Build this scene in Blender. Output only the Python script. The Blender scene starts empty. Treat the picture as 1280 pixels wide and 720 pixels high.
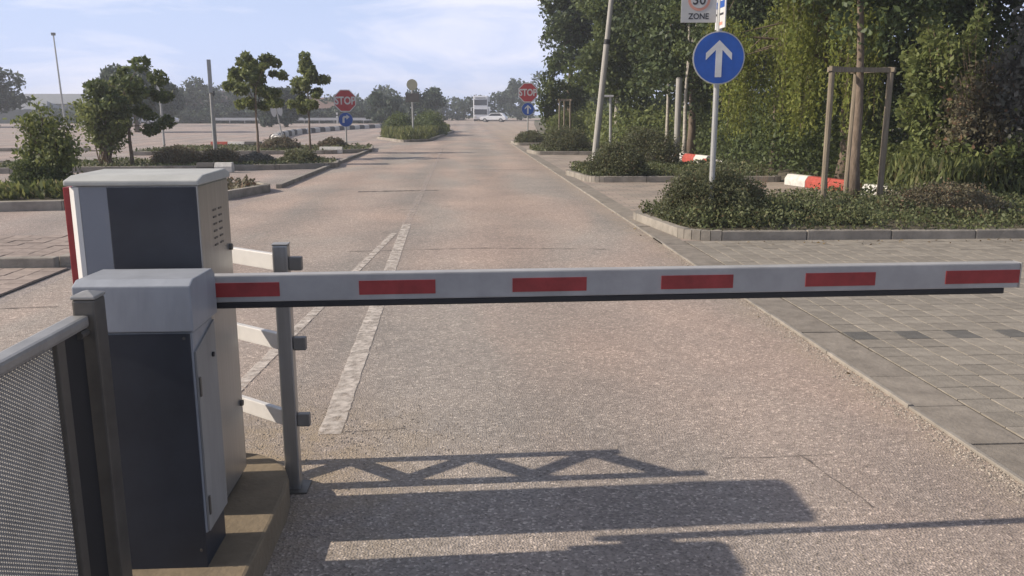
import bpy, bmesh, math, random
import numpy as np
from mathutils import Vector, Matrix
S = bpy.context.scene
C = S.collection
R = math.radians
random.seed(7)
rng = np.random.default_rng(11)

# ------------------------------------------------------------------ camera
cam = bpy.data.cameras.new('camera')
cam.sensor_width = 36; cam.lens = 36 * 1050 / 1280
cam.clip_start = .05; cam.clip_end = 4000
co = bpy.data.objects.new('camera', cam); C.objects.link(co)
co.location = (0, 0, 1.5); co.rotation_euler = (R(90 - 11.8), 0, R(-3.2))
S.camera = co

# ------------------------------------------------------------------ light
SUN_EL = 30.8                                    # degrees above the horizon, coming from the left
SUN_DIR = Vector((math.cos(R(SUN_EL)) * math.cos(R(1.8)), math.cos(R(SUN_EL)) * math.sin(R(1.8)), -math.sin(R(SUN_EL))))
S.view_settings.view_transform = 'Standard'
S.view_settings.look = 'None'
S.view_settings.exposure = 0.3
S.view_settings.gamma = 1.0
w = bpy.data.worlds.new('World'); S.world = w; w.use_nodes = True
nt = w.node_tree; nt.nodes.clear()
def N(nt, t, **k):
    n = nt.nodes.new(t)
    for a, b in k.items(): setattr(n, a, b)
    return n
wo = N(nt, 'ShaderNodeOutputWorld'); bg = N(nt, 'ShaderNodeBackground')
sky = N(nt, 'ShaderNodeTexSky', sky_type='NISHITA', sun_disc=False)
sky.sun_elevation = R(SUN_EL); sky.sun_rotation = R(-91.8)
sky.air_density = 1.0; sky.dust_density = 1.0; sky.ozone_density = 2.0
tc = N(nt, 'ShaderNodeTexCoord')
mp = N(nt, 'ShaderNodeMapping'); mp.inputs['Scale'].default_value = (1.0, 1.0, 4.2)
nz = N(nt, 'ShaderNodeTexNoise'); nz.inputs['Scale'].default_value = 4.2; nz.inputs['Detail'].default_value = 8; nz.inputs['Roughness'].default_value = .58
nz.inputs['Distortion'].default_value = .6
sep = N(nt, 'ShaderNodeSeparateXYZ')                    # milky summer haze, thinning upwards all round the horizon
nt.links.new(tc.outputs['Generated'], sep.inputs[0])
hz = N(nt, 'ShaderNodeMapRange', interpolation_type='SMOOTHSTEP')
hz.inputs[1].default_value = 0; hz.inputs[2].default_value = .5; hz.inputs[3].default_value = .92; hz.inputs[4].default_value = .03
nt.links.new(sep.outputs[2], hz.inputs[0])
mh = N(nt, 'ShaderNodeMixRGB'); mh.inputs[2].default_value = (6.7, 7.9, 11.4, 1)
nt.links.new(hz.outputs[0], mh.inputs[0]); nt.links.new(sky.outputs[0], mh.inputs[1])
rp = N(nt, 'ShaderNodeValToRGB'); rp.color_ramp.elements[0].position = .46; rp.color_ramp.elements[1].position = .66
rp.color_ramp.elements[0].color = (0, 0, 0, 1); rp.color_ramp.elements[1].color = (.80, .80, .80, 1)
mx = N(nt, 'ShaderNodeMixRGB'); mx.inputs[2].default_value = (10.2, 10.2, 11.8, 1)
nt.links.new(tc.outputs['Generated'], mp.inputs[0]); nt.links.new(mp.outputs[0], nz.inputs['Vector'])
nt.links.new(nz.outputs['Fac'], rp.inputs[0]); nt.links.new(rp.outputs[0], mx.inputs[0])
nt.links.new(mh.outputs[0], mx.inputs[1]); nt.links.new(mx.outputs[0], bg.inputs[0])
bg.inputs[1].default_value = .08
nt.links.new(bg.outputs[0], wo.inputs[0])
sl = bpy.data.lights.new('sun', 'SUN'); sl.energy = 5.0; sl.angle = R(.55); sl.color = (1, .89, .76)
so = bpy.data.objects.new('sun', sl); C.objects.link(so)
so.rotation_euler = SUN_DIR.to_track_quat('-Z', 'Y').to_euler()

# ------------------------------------------------------------------ materials
def mat(name, col, var=.12, scale=6., rough=.75, metal=0., bump=0., bscale=60., col2=None, spec=.4, stretch=None, rnd=0.):
    m = bpy.data.materials.new(name); m.use_nodes = True
    t = m.node_tree; b = t.nodes['Principled BSDF']
    tc = N(t, 'ShaderNodeTexCoord'); n = N(t, 'ShaderNodeTexNoise'); n.inputs['Scale'].default_value = scale
    n.inputs['Detail'].default_value = 6; n.inputs['Roughness'].default_value = .65
    src = tc.outputs['Object']
    if stretch:
        mpp = N(t, 'ShaderNodeMapping'); mpp.inputs['Scale'].default_value = stretch
        t.links.new(src, mpp.inputs[0]); src = mpp.outputs[0]
    t.links.new(src, n.inputs['Vector'])
    r = N(t, 'ShaderNodeValToRGB')
    c1 = [c * (1 - var) for c in col]; c2 = [min(1, c * (1 + var)) for c in (col2 or col)]
    r.color_ramp.elements[0].color = (*c1, 1); r.color_ramp.elements[1].color = (*c2, 1)
    r.color_ramp.elements[0].position = .32; r.color_ramp.elements[1].position = .68
    t.links.new(n.outputs['Fac'], r.inputs[0])
    out = r.outputs[0]
    if rnd:
        oi = N(t, 'ShaderNodeObjectInfo'); ma = N(t, 'ShaderNodeMapRange'); ma.inputs[3].default_value = 1 - rnd; ma.inputs[4].default_value = 1 + rnd
        geo = N(t, 'ShaderNodeNewGeometry'); ad = N(t, 'ShaderNodeMath', operation='ADD'); fr = N(t, 'ShaderNodeMath', operation='FRACT')
        t.links.new(oi.outputs['Random'], ad.inputs[0]); t.links.new(geo.outputs['Random Per Island'], ad.inputs[1]); t.links.new(ad.outputs[0], fr.inputs[0])
        t.links.new(fr.outputs[0], ma.inputs[0])
        mm = N(t, 'ShaderNodeVectorMath', operation='SCALE'); t.links.new(out, mm.inputs[0]); t.links.new(ma.outputs[0], mm.inputs['Scale'])
        out = mm.outputs[0]
    t.links.new(out, b.inputs['Base Color'])
    b.inputs['Roughness'].default_value = rough; b.inputs['Metallic'].default_value = metal
    b.inputs['Specular IOR Level'].default_value = spec
    if bump:
        n2 = N(t, 'ShaderNodeTexNoise'); n2.inputs['Scale'].default_value = bscale; n2.inputs['Detail'].default_value = 3
        t.links.new(src, n2.inputs['Vector'])
        bp = N(t, 'ShaderNodeBump'); bp.inputs['Strength'].default_value = bump; bp.inputs['Distance'].default_value = .01
        t.links.new(n2.outputs['Fac'], bp.inputs['Height']); t.links.new(bp.outputs[0], b.inputs['Normal'])
    return m

def leaf_mat(name, c1, c2, trans=.35, dry=None, dry_amt=.0):
    m = bpy.data.materials.new(name); m.use_nodes = True
    t = m.node_tree; t.nodes.clear()
    o = N(t, 'ShaderNodeOutputMaterial'); g = N(t, 'ShaderNodeNewGeometry')
    r = N(t, 'ShaderNodeValToRGB'); r.color_ramp.elements[0].color = (*c1, 1); r.color_ramp.elements[1].color = (*c2, 1)
    if dry:
        e = r.color_ramp.elements.new(1 - dry_amt); e.color = (*c2, 1); r.color_ramp.elements[-1].color = (*dry, 1)
    t.links.new(g.outputs['Random Per Island'], r.inputs[0])
    tc = N(t, 'ShaderNodeTexCoord'); n = N(t, 'ShaderNodeTexNoise'); n.inputs['Scale'].default_value = 1.3; n.inputs['Detail'].default_value = 3
    t.links.new(tc.outputs['Object'], n.inputs['Vector'])
    mr = N(t, 'ShaderNodeMapRange'); mr.inputs[1].default_value = .3; mr.inputs[2].default_value = .7; mr.inputs[3].default_value = .66; mr.inputs[4].default_value = 1.32
    t.links.new(n.outputs['Fac'], mr.inputs[0])
    sc = N(t, 'ShaderNodeVectorMath', operation='SCALE'); t.links.new(r.outputs[0], sc.inputs[0]); t.links.new(mr.outputs[0], sc.inputs['Scale'])
    d = N(t, 'ShaderNodeBsdfPrincipled'); d.inputs['Roughness'].default_value = .55; d.inputs['Specular IOR Level'].default_value = .25
    tr = N(t, 'ShaderNodeBsdfTranslucent'); mxs = N(t, 'ShaderNodeMixShader'); mxs.inputs[0].default_value = trans
    t.links.new(sc.outputs[0], d.inputs['Base Color'])
    hs = N(t, 'ShaderNodeHueSaturation'); hs.inputs['Value'].default_value = 1.2; hs.inputs['Hue'].default_value = .485
    t.links.new(sc.outputs[0], hs.inputs['Color']); t.links.new(hs.outputs[0], tr.inputs['Color'])
    t.links.new(d.outputs[0], mxs.inputs[1]); t.links.new(tr.outputs[0], mxs.inputs[2]); t.links.new(mxs.outputs[0], o.inputs[0])
    return m

def asphalt_mat(name, base, warm):
    """weathered asphalt: fine stone speckle, broad wear patches, sandy dust near the kerb edge"""
    m = bpy.data.materials.new(name); m.use_nodes = True
    t = m.node_tree; b = t.nodes['Principled BSDF']; L = t.links.new
    tc = N(t, 'ShaderNodeTexCoord'); P = tc.outputs['Object']
    v = N(t, 'ShaderNodeTexVoronoi'); v.inputs['Scale'].default_value = 105; L(P, v.inputs['Vector'])
    sep = N(t, 'ShaderNodeSeparateColor'); L(v.outputs['Color'], sep.inputs[0])
    r1 = N(t, 'ShaderNodeValToRGB')
    cr = r1.color_ramp; cr.elements[0].color = (*[c * .68 for c in base], 1); cr.elements[1].color = (*[min(1, c * 1.5) for c in warm], 1)
    e = cr.elements.new(.45); e.color = (*base, 1); e = cr.elements.new(.86); e.color = (*[c * 1.12 for c in base], 1)
    L(sep.outputs[0], r1.inputs[0])
    n = N(t, 'ShaderNodeTexNoise'); n.inputs['Scale'].default_value = .55; n.inputs['Detail'].default_value = 7; n.inputs['Roughness'].default_value = .6; L(P, n.inputs['Vector'])
    r2 = N(t, 'ShaderNodeValToRGB'); r2.color_ramp.elements[0].color = (.86, .865, .87, 1); r2.color_ramp.elements[1].color = (1.12, 1.085, 1.06, 1)
    r2.color_ramp.elements[0].position = .35; r2.color_ramp.elements[1].position = .66
    L(n.outputs['Fac'], r2.inputs[0])
    mu = N(t, 'ShaderNodeMixRGB', blend_type='MULTIPLY'); mu.inputs[0].default_value = 1; L(r1.outputs[0], mu.inputs[1]); L(r2.outputs[0], mu.inputs[2])
    nb = N(t, 'ShaderNodeTexNoise'); nb.inputs['Scale'].default_value = .38; nb.inputs['Detail'].default_value = 3; nb.inputs['Distortion'].default_value = .5
    mb_ = N(t, 'ShaderNodeMapping'); mb_.inputs['Scale'].default_value = (1.6, .45, 1); mb_.inputs['Location'].default_value = (3.1, 1.7, 0); L(P, mb_.inputs[0]); L(mb_.outputs[0], nb.inputs['Vector'])
    rb = N(t, 'ShaderNodeValToRGB'); rb.color_ramp.elements[0].color = (.91, .95, .965, 1); rb.color_ramp.elements[1].color = (1.09, 1.02, .99, 1)
    rb.color_ramp.elements[0].position = .38; rb.color_ramp.elements[1].position = .60; L(nb.outputs['Fac'], rb.inputs[0])
    mub = N(t, 'ShaderNodeMixRGB', blend_type='MULTIPLY'); mub.inputs[0].default_value = 1; L(mu.outputs[0], mub.inputs[1]); L(rb.outputs[0], mub.inputs[2]); mu = mub
    n3 = N(t, 'ShaderNodeTexNoise'); n3.inputs['Scale'].default_value = 14; n3.inputs['Detail'].default_value = 5; L(P, n3.inputs['Vector'])
    r3 = N(t, 'ShaderNodeValToRGB'); r3.color_ramp.elements[0].color = (.90, .90, .90, 1); r3.color_ramp.elements[1].color = (1.1, 1.095, 1.085, 1)
    r3.color_ramp.elements[0].position = .3; r3.color_ramp.elements[1].position = .7
    L(n3.outputs['Fac'], r3.inputs[0])
    mu2 = N(t, 'ShaderNodeMixRGB', blend_type='MULTIPLY'); mu2.inputs[0].default_value = 1; L(mu.outputs[0], mu2.inputs[1]); L(r3.outputs[0], mu2.inputs[2])
    col = mu2.outputs[0]
    sx = N(t, 'ShaderNodeSeparateXYZ'); L(P, sx.inputs[0])
    # paler polished wheel tracks, wavering along the lane
    nw = N(t, 'ShaderNodeTexNoise'); nw.inputs['Scale'].default_value = .35; L(P, nw.inputs['Vector'])
    a1 = N(t, 'ShaderNodeMath', operation='MULTIPLY_ADD'); a1.inputs[1].default_value = 1.1; L(nw.outputs['Fac'], a1.inputs[0]); L(sx.outputs[0], a1.inputs[2])
    a2 = N(t, 'ShaderNodeMath', operation='MULTIPLY'); a2.inputs[1].default_value = 4.05; L(a1.outputs[0], a2.inputs[0])
    a3 = N(t, 'ShaderNodeMath', operation='SINE'); L(a2.outputs[0], a3.inputs[0])
    a4 = N(t, 'ShaderNodeMapRange'); a4.inputs[1].default_value = -1; a4.inputs[2].default_value = 1; a4.inputs[3].default_value = .93; a4.inputs[4].default_value = 1.08; L(a3.outputs[0], a4.inputs[0])
    vs_ = N(t, 'ShaderNodeVectorMath', operation='SCALE'); L(col, vs_.inputs[0]); L(a4.outputs[0], vs_.inputs['Scale']); col = vs_.outputs[0]
    # dark drips and small repaired spots
    nd = N(t, 'ShaderNodeTexNoise'); nd.inputs['Scale'].default_value = 2.3; nd.inputs['Detail'].default_value = 4; L(P, nd.inputs['Vector'])
    rd = N(t, 'ShaderNodeMapRange'); rd.inputs[1].default_value = .66; rd.inputs[2].default_value = .74; rd.inputs[3].default_value = 1; rd.inputs[4].default_value = .80; L(nd.outputs['Fac'], rd.inputs[0])
    vd = N(t, 'ShaderNodeVectorMath', operation='SCALE'); L(col, vd.inputs[0]); L(rd.outputs[0], vd.inputs['Scale']); col = vd.outputs[0]
    def dust(col, val_out, lo, hi, tint, amt):
        nn = N(t, 'ShaderNodeTexNoise'); nn.inputs['Scale'].default_value = 5; nn.inputs['Detail'].default_value = 8; nn.inputs['Roughness'].default_value = .7; L(P, nn.inputs['Vector'])
        mr = N(t, 'ShaderNodeMapRange'); mr.inputs[1].default_value = lo; mr.inputs[2].default_value = hi; mr.inputs[3].default_value = 0; mr.inputs[4].default_value = 1; L(val_out, mr.inputs[0])
        m2 = N(t, 'ShaderNodeMapRange'); m2.inputs[1].default_value = .35; m2.inputs[2].default_value = .62; L(nn.outputs['Fac'], m2.inputs[0])
        mm = N(t, 'ShaderNodeMath', operation='MULTIPLY'); L(mr.outputs[0], mm.inputs[0]); L(m2.outputs[0], mm.inputs[1])
        m3 = N(t, 'ShaderNodeMath', operation='MULTIPLY'); L(mm.outputs[0], m3.inputs[0]); m3.inputs[1].default_value = amt
        mi = N(t, 'ShaderNodeMixRGB'); mi.inputs[2].default_value = (*tint, 1); L(m3.outputs[0], mi.inputs[0]); L(col, mi.inputs[1])
        return mi.outputs[0]
    col = dust(col, sx.outputs[0], 1.95, 2.26, (.34, .27, .20), .75)          # sand swept against the kerb slabs
    vm = N(t, 'ShaderNodeVectorMath', operation='DISTANCE'); vm.inputs[1].default_value = (-1.1, 3.35, 0); L(P, vm.inputs[0])
    col = dust(col, vm.outputs['Value'], 1.25, .35, (.30, .235, .155), .85)     # earth spilled round the end of the island
    L(col, b.inputs['Base Color'])
    b.inputs['Roughness'].default_value = .88; b.inputs['Specular IOR Level'].default_value = .3
    bp = N(t, 'ShaderNodeBump'); bp.inputs['Strength'].default_value = .55; bp.inputs['Distance'].default_value = .008
    v2 = N(t, 'ShaderNodeTexVoronoi'); v2.inputs['Scale'].default_value = 105; L(P, v2.inputs['Vector'])
    L(v2.outputs['Distance'], bp.inputs['Height']); L(bp.outputs[0], b.inputs['Normal'])
    return m

def brick_mat(name, c1, c2, mortar, bw, bh):
    m = bpy.data.materials.new(name); m.use_nodes = True
    t = m.node_tree; b = t.nodes['Principled BSDF']; L = t.links.new
    tc = N(t, 'ShaderNodeTexCoord'); br = N(t, 'ShaderNodeTexBrick'); br.inputs['Scale'].default_value = 1
    br.inputs['Brick Width'].default_value = bw; br.inputs['Row Height'].default_value = bh; br.inputs['Mortar Size'].default_value = .008
    br.inputs['Color1'].default_value = (*c1, 1); br.inputs['Color2'].default_value = (*c2, 1); br.inputs['Mortar'].default_value = (*mortar, 1)
    L(tc.outputs['Object'], br.inputs['Vector'])
    n = N(t, 'ShaderNodeTexNoise'); n.inputs['Scale'].default_value = 1.2; n.inputs['Detail'].default_value = 8; L(tc.outputs['Object'], n.inputs['Vector'])
    r = N(t, 'ShaderNodeValToRGB'); r.color_ramp.elements[0].color = (.72, .72, .72, 1); r.color_ramp.elements[1].color = (1.2, 1.18, 1.12, 1)
    r.color_ramp.elements[0].position = .3; r.color_ramp.elements[1].position = .7; L(n.outputs['Fac'], r.inputs[0])
    mu = N(t, 'ShaderNodeMixRGB', blend_type='MULTIPLY'); mu.inputs[0].default_value = 1; L(br.outputs['Color'], mu.inputs[1]); L(r.outputs[0], mu.inputs[2])
    L(mu.outputs[0], b.inputs['Base Color']); b.inputs['Roughness'].default_value = .9
    return m

M = {}
M['asphalt'] = asphalt_mat('asphalt', (.308, .263, .228), (.395, .335, .285))
M['lot'] = asphalt_mat('lot_asphalt', (.30, .258, .232), (.38, .32, .28))
M['earth'] = mat('earth', (.10, .085, .055), .35, 3, .95, bump=.6, bscale=25, col2=(.15, .13, .09))
M['turf'] = mat('turf', (.07, .09, .03), .35, .6, .95, bump=.5, bscale=20, col2=(.12, .12, .05))
M['sandy'] = mat('sandy_concrete', (.185, .145, .095), .22, 4, .92, bump=.4, bscale=45)
M['kerb'] = mat('kerb_concrete', (.25, .225, .19), .30, 3.5, .9, bump=.35, bscale=50, rnd=.10)
M['slab'] = mat('slab_concrete', (.215, .188, .155), .22, 7, .92, bump=.4, bscale=40, rnd=.08)
M['paver'] = mat('paver_concrete', (.225, .20, .165), .2, 9, .92, bump=.4, bscale=55, rnd=.13)
M['paver_dark'] = mat('paver_dark', (.105, .10, .09), .2, 9, .92, bump=.4, bscale=55, rnd=.10)
M['paver_red'] = mat('paver_reddish', (.27, .218, .185), .2, 9, .92, bump=.4, bscale=55, rnd=.15)
M['joint'] = mat('joint_sand', (.095, .083, .067), .3, 8, .97, bump=.5, bscale=90)
M['bay'] = brick_mat('bay_paving', (.27, .235, .20), (.32, .26, .22), (.17, .145, .12), .36, .2)
M['line'] = mat('worn_line_paint', (.37, .305, .275), .22, 16, .85, col2=(.44, .375, .335), bump=.3, bscale=80)
def worn(m, sc, lo, hi, top):
    t = m.node_tree; o = [n for n in t.nodes if n.type == 'OUTPUT_MATERIAL'][0]; b = t.nodes['Principled BSDF']
    tc = N(t, 'ShaderNodeTexCoord'); n = N(t, 'ShaderNodeTexNoise'); n.inputs['Scale'].default_value = sc; n.inputs['Detail'].default_value = 9; n.inputs['Roughness'].default_value = .72
    t.links.new(tc.outputs['Object'], n.inputs['Vector'])
    r = N(t, 'ShaderNodeMapRange'); r.inputs[1].default_value = lo; r.inputs[2].default_value = hi; r.inputs[4].default_value = top; t.links.new(n.outputs['Fac'], r.inputs[0])
    tr = N(t, 'ShaderNodeBsdfTransparent'); mx = N(t, 'ShaderNodeMixShader'); t.links.new(r.outputs[0], mx.inputs[0]); t.links.new(tr.outputs[0], mx.inputs[1]); t.links.new(b.outputs[0], mx.inputs[2]); t.links.new(mx.outputs[0], o.inputs[0])
M['line'] = mat('worn_line_paint', (.50, .45, .39), .10, 16, .85, col2=(.55, .49, .43)); worn(M['line'], 13, .32, .60, .95)
M['line_faint'] = mat('faint_line_paint', (.46, .40, .355), .12, 16, .85); worn(M['line_faint'], 6, .38, .66, .7)
M['seam_shade'] = mat('seam_shade_strip', (.075, .066, .058), .2, 20, .85); worn(M['seam_shade'], 7, .30, .62, .75)  # colours the cracks and also the painted shadow lines
M['stone'] = mat('loose_stone', (.29, .25, .205), .25, 30, .9, rnd=.45)
M['steel'] = mat('brushed_steel', (.40, .395, .385), .10, 5, .38, .85, stretch=(14, 14, .5))
M['galv'] = mat('galvanised_steel', (.36, .35, .33), .16, 9, .5, .6, bump=.05)
M['galv_dark'] = mat('dull_galvanised', (.135, .125, .11), .18, 7, .55, .55, bump=.06)
M['runggrey'] = mat('pale_rung_metal', (.62, .60, .57), .08, 8, .5, .15)
M['stubgrey'] = mat('stub_metal', (.22, .205, .185), .15, 8, .5, .3)
M['wire'] = mat('mesh_wire', (.36, .345, .32), .15, 9, .5, .25)
M['lightgrey'] = mat('light_grey_paint', (.29, .305, .33), .13, 3, .45, bump=.03, bscale=25, stretch=(3, 3, .7))
M['doorgrey'] = mat('door_grey_paint', (.255, .25, .238), .14, 4, .55, bump=.03, bscale=25, stretch=(3, 3, .6))
M['greypaint'] = mat('mid_grey_paint', (.20, .215, .245), .06, 3, .5, bump=.03, bscale=25)
M['lidpaint'] = mat('lid_paint', (.40, .40, .37), .14, 5, .6, bump=.06, bscale=25)
M['anthracite'] = mat('anthracite_panel', (.030, .034, .044), .25, 3, .5, bump=.03)
M['whitepaint'] = mat('white_paint', (.62, .61, .585), .07, 5, .5)
M['boom'] = mat('boom_paint', (.33, .325, .32), .13, 7, .5)
M['red'] = mat('red_reflector', (.27, .035, .036), .22, 14, .4)
M['redblock'] = mat('red_block_paint', (.33, .06, .042), .25, 9, .8, bump=.3)
M['whiteblock'] = mat('white_block_paint', (.52, .50, .46), .2, 9, .8, bump=.3)
M['blackblock'] = mat('black_block', (.07, .065, .06), .2, 9, .8)
M['rubber'] = mat('black_rubber', (.022, .022, .024), .1, 20, .6)
M['blue'] = mat('sign_blue', (.014, .078, .34), .16, 5, .42)
M['signwhite'] = mat('sign_white', (.55, .55, .54), .12, 5, .45)
M['signpale'] = mat('sign_pale', (.40, .40, .39), .06, 4, .5)
M['signred'] = mat('sign_red', (.40, .045, .05), .15, 4, .45)
M['fadedred'] = mat('faded_red', (.50, .24, .18), .08, 4, .5)
M['ink'] = mat('sign_ink', (.03, .03, .035), .05, 4, .5)
M['yellow'] = mat('sign_dull_yellow', (.40, .38, .26), .08, 4, .5)
M['pole'] = mat('grey_pole', (.34, .34, .325), .12, 8, .5, .4)
M['concretepole'] = mat('pale_column', (.32, .305, .275), .15, 6, .8, stretch=(5, 5, .6))
M['wood'] = mat('weathered_wood', (.20, .165, .12), .28, 5, .9, bump=.5, bscale=20, stretch=(9, 9, .7))
M['bark'] = mat('bark', (.15, .115, .085), .35, 9, .95, bump=.9, bscale=18, stretch=(3, 3, .8))
M['barkpale'] = mat('pale_bark', (.36, .33, .28), .35, 7, .9, bump=.6, bscale=14, stretch=(1, 1, 3))
M['twig'] = mat('twig', (.17, .12, .085), .3, 9, .95)
M['wall'] = mat('rendered_wall', (.42, .40, .38), .1, 1.5, .9)
M['wallgrey'] = mat('grey_wall', (.16, .165, .16), .12, 1.5, .9)
M['roof'] = mat('dark_roof', (.13, .11, .11), .2, 3, .85)
M['roofpale'] = mat('pale_roof', (.20, .21, .22), .12, 3, .8)
M['roofred'] = mat('brown_roof', (.15, .10, .085), .2, 3, .85)
M['glass'] = mat('window_glass', (.035, .04, .05), .1, 2, .12, spec=.6)
M['carwhite'] = mat('car_white', (.74, .75, .77), .03, 2, .3)
M['cargrey'] = mat('car_grey', (.30, .31, .32), .03, 2, .3)
M['lampglass'] = mat('lamp_glass', (.6, .58, .52), .05, 4, .3)
M['l_dark'] = leaf_mat('leaf_dark', (.046, .070, .030), (.096, .122, .046), .25)
M['l_mid'] = leaf_mat('leaf_mid', (.064, .092, .034), (.130, .160, .055), .35)
M['l_light'] = leaf_mat('leaf_light', (.100, .132, .044), (.190, .215, .072), .4)
M['l_yellow'] = leaf_mat('leaf_yellow', (.130, .165, .036), (.225, .245, .062), .45)
M['l_shrub'] = leaf_mat('leaf_shrub', (.075, .088, .046), (.160, .168, .084), .40, (.13, .085, .045), .10)
M['l_brown'] = leaf_mat('leaf_brown', (.100, .092, .058), (.165, .145, .088), .25, (.17, .095, .055), .18)
M['l_grey'] = leaf_mat('leaf_greyish', (.100, .105, .085), (.185, .175, .150), .3)
M['l_cover'] = leaf_mat('leaf_ground_cover', (.060, .078, .034), (.135, .148, .064), .3, (.14, .11, .055), .12)
M['l_dry'] = leaf_mat('leaf_dry', (.10, .07, .035), (.22, .16, .08), .2)
M['l_far'] = leaf_mat('leaf_far', (0.041, 0.062, 0.043), (0.074, 0.101, 0.061), .25)
M['l_grass'] = leaf_mat('grass_blade', (.075, .100, .036), (.170, .185, .065), .45, (.22, .19, .10), .12)

# ------------------------------------------------------------------ mesh helpers
class MB:
    def __init__(s): s.v = []; s.f = []; s.mi = []; s.cur = 0
    def m(s, i): s.cur = i; return s
    def add(s, vs, fs):
        b = len(s.v); s.v += [tuple(v) for v in vs]; s.f += [tuple(b + i for i in f) for f in fs]; s.mi += [s.cur] * len(fs); return s
    def box(s, x0, x1, y0, y1, z0, z1):
        return s.add([(x0,y0,z0),(x1,y0,z0),(x1,y1,z0),(x0,y1,z0),(x0,y0,z1),(x1,y0,z1),(x1,y1,z1),(x0,y1,z1)],
                     [(3,2,1,0),(4,5,6,7),(0,1,5,4),(1,2,6,5),(2,3,7,6),(3,0,4,7)])
    def prism(s, poly, z0, z1, axis='z'):
        n = len(poly)
        def q(p, z): return (p[0], p[1], z) if axis == 'z' else ((p[0], z, p[1]) if axis == 'y' else (z, p[0], p[1]))
        vs = [q(p, z0) for p in poly] + [q(p, z1) for p in poly]
        fs = [tuple(range(n))[::-1], tuple(range(n, 2*n))] + [(i, (i+1) % n, n + (i+1) % n, n + i) for i in range(n)]
        return s.add(vs, fs)
    def tube(s, pts, rad, seg=8, cap=True):
        pts = [Vector(p) for p in pts]
        if not hasattr(rad, '__len__'): rad = [rad] * len(pts)
        vs = []; fs = []
        for i, p in enumerate(pts):
            d = (pts[min(i+1, len(pts)-1)] - pts[max(i-1, 0)]).normalized()
            a = d.cross(Vector((0, 1, 0)) if abs(d.y) < .9 else Vector((1, 0, 0))).normalized(); b = d.cross(a)
            for k in range(seg):
                an = 2 * math.pi * k / seg
                vs.append(p + (a * math.cos(an) + b * math.sin(an)) * rad[i])
        for i in range(len(pts) - 1):
            for k in range(seg):
                fs.append((i*seg + k, i*seg + (k+1) % seg, (i+1)*seg + (k+1) % seg, (i+1)*seg + k))
        if cap: fs += [tuple(range(seg))[::-1], tuple(range((len(pts)-1)*seg, len(pts)*seg))]
        return s.add(vs, fs)
    def build(s, name, mats, parent=None, bevel=0., smooth=False, loc=None, fix=True):
        me = bpy.data.meshes.new(name); me.from_pydata(s.v, [], s.f)
        if not isinstance(mats, (list, tuple)): mats = [mats]
        for q in mats: me.materials.append(q)
        if len(mats) > 1: me.polygons.foreach_set('material_index', s.mi)
        if bevel or fix:
            bm = bmesh.new(); bm.from_mesh(me)
            bmesh.ops.recalc_face_normals(bm, faces=bm.faces)
            if bevel:
                es = [e for e in bm.edges if len(e.link_faces) == 2 and e.calc_face_angle(0) > R(35)]
                bmesh.ops.bevel(bm, geom=es, offset=bevel, segments=2, profile=.6, affect='EDGES', clamp_overlap=True)
            bm.to_mesh(me); bm.free()
        if smooth: me.polygons.foreach_set('use_smooth', [True] * len(me.polygons))
        o = bpy.data.objects.new(name, me); C.objects.link(o)
        if parent: o.parent = parent
        if loc: o.location = loc
        return o

def tag(o, label, cat, group=None):
    o['label'] = label; o['category'] = cat
    if group: o['group'] = group
    return o
def thing(name, label, cat, loc=(0, 0, 0), rz=0., group=None):
    o = bpy.data.objects.new(name, None); C.objects.link(o); o.empty_display_size = .2
    o.location = loc; o.rotation_euler = (0, 0, rz); return tag(o, label, cat, group)
def struct(o): o['kind'] = 'structure'; return o
def stuff(o, label=None, cat=None):
    o['kind'] = 'stuff'
    if label: o['label'] = label; o['category'] = cat
    return o
def copy_part(src, parent, loc=None, name=None):
    c = src.copy(); C.objects.link(c); c.parent = parent
    if loc is not None: c.location = loc
    if name: c.name = name
    return c
def dup(root, loc, rz, label, group=None):
    r = root.copy(); C.objects.link(r); r.location = loc; r.rotation_euler = (0, 0, rz); r['label'] = label
    if group: r['group'] = group
    for ch in list(root.children):
        c = ch.copy(); C.objects.link(c); c.parent = r
        for g in list(ch.children):
            d = g.copy(); C.objects.link(d); d.parent = c
    return r
def text_mesh(name, body, size, m, parent, loc, depth=.002, sx=1., bold=.0, rz=0.):
    cu = bpy.data.curves.new(name, 'FONT'); cu.body = body; cu.size = size; cu.align_x = 'CENTER'; cu.align_y = 'CENTER'
    cu.extrude = depth; cu.offset = bold; cu.resolution_u = 3
    t = bpy.data.objects.new('tmp_text', cu); C.objects.link(t)
    bpy.context.view_layer.update()
    me = bpy.data.meshes.new_from_object(t.evaluated_get(bpy.context.evaluated_depsgraph_get()))
    bpy.data.objects.remove(t)
    me.materials.clear(); me.materials.append(m)
    o = bpy.data.objects.new(name, me); C.objects.link(o); o.parent = parent
    o.location = loc; o.rotation_euler = (R(90), 0, rz); o.scale = (sx, 1, 1)
    return o

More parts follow.
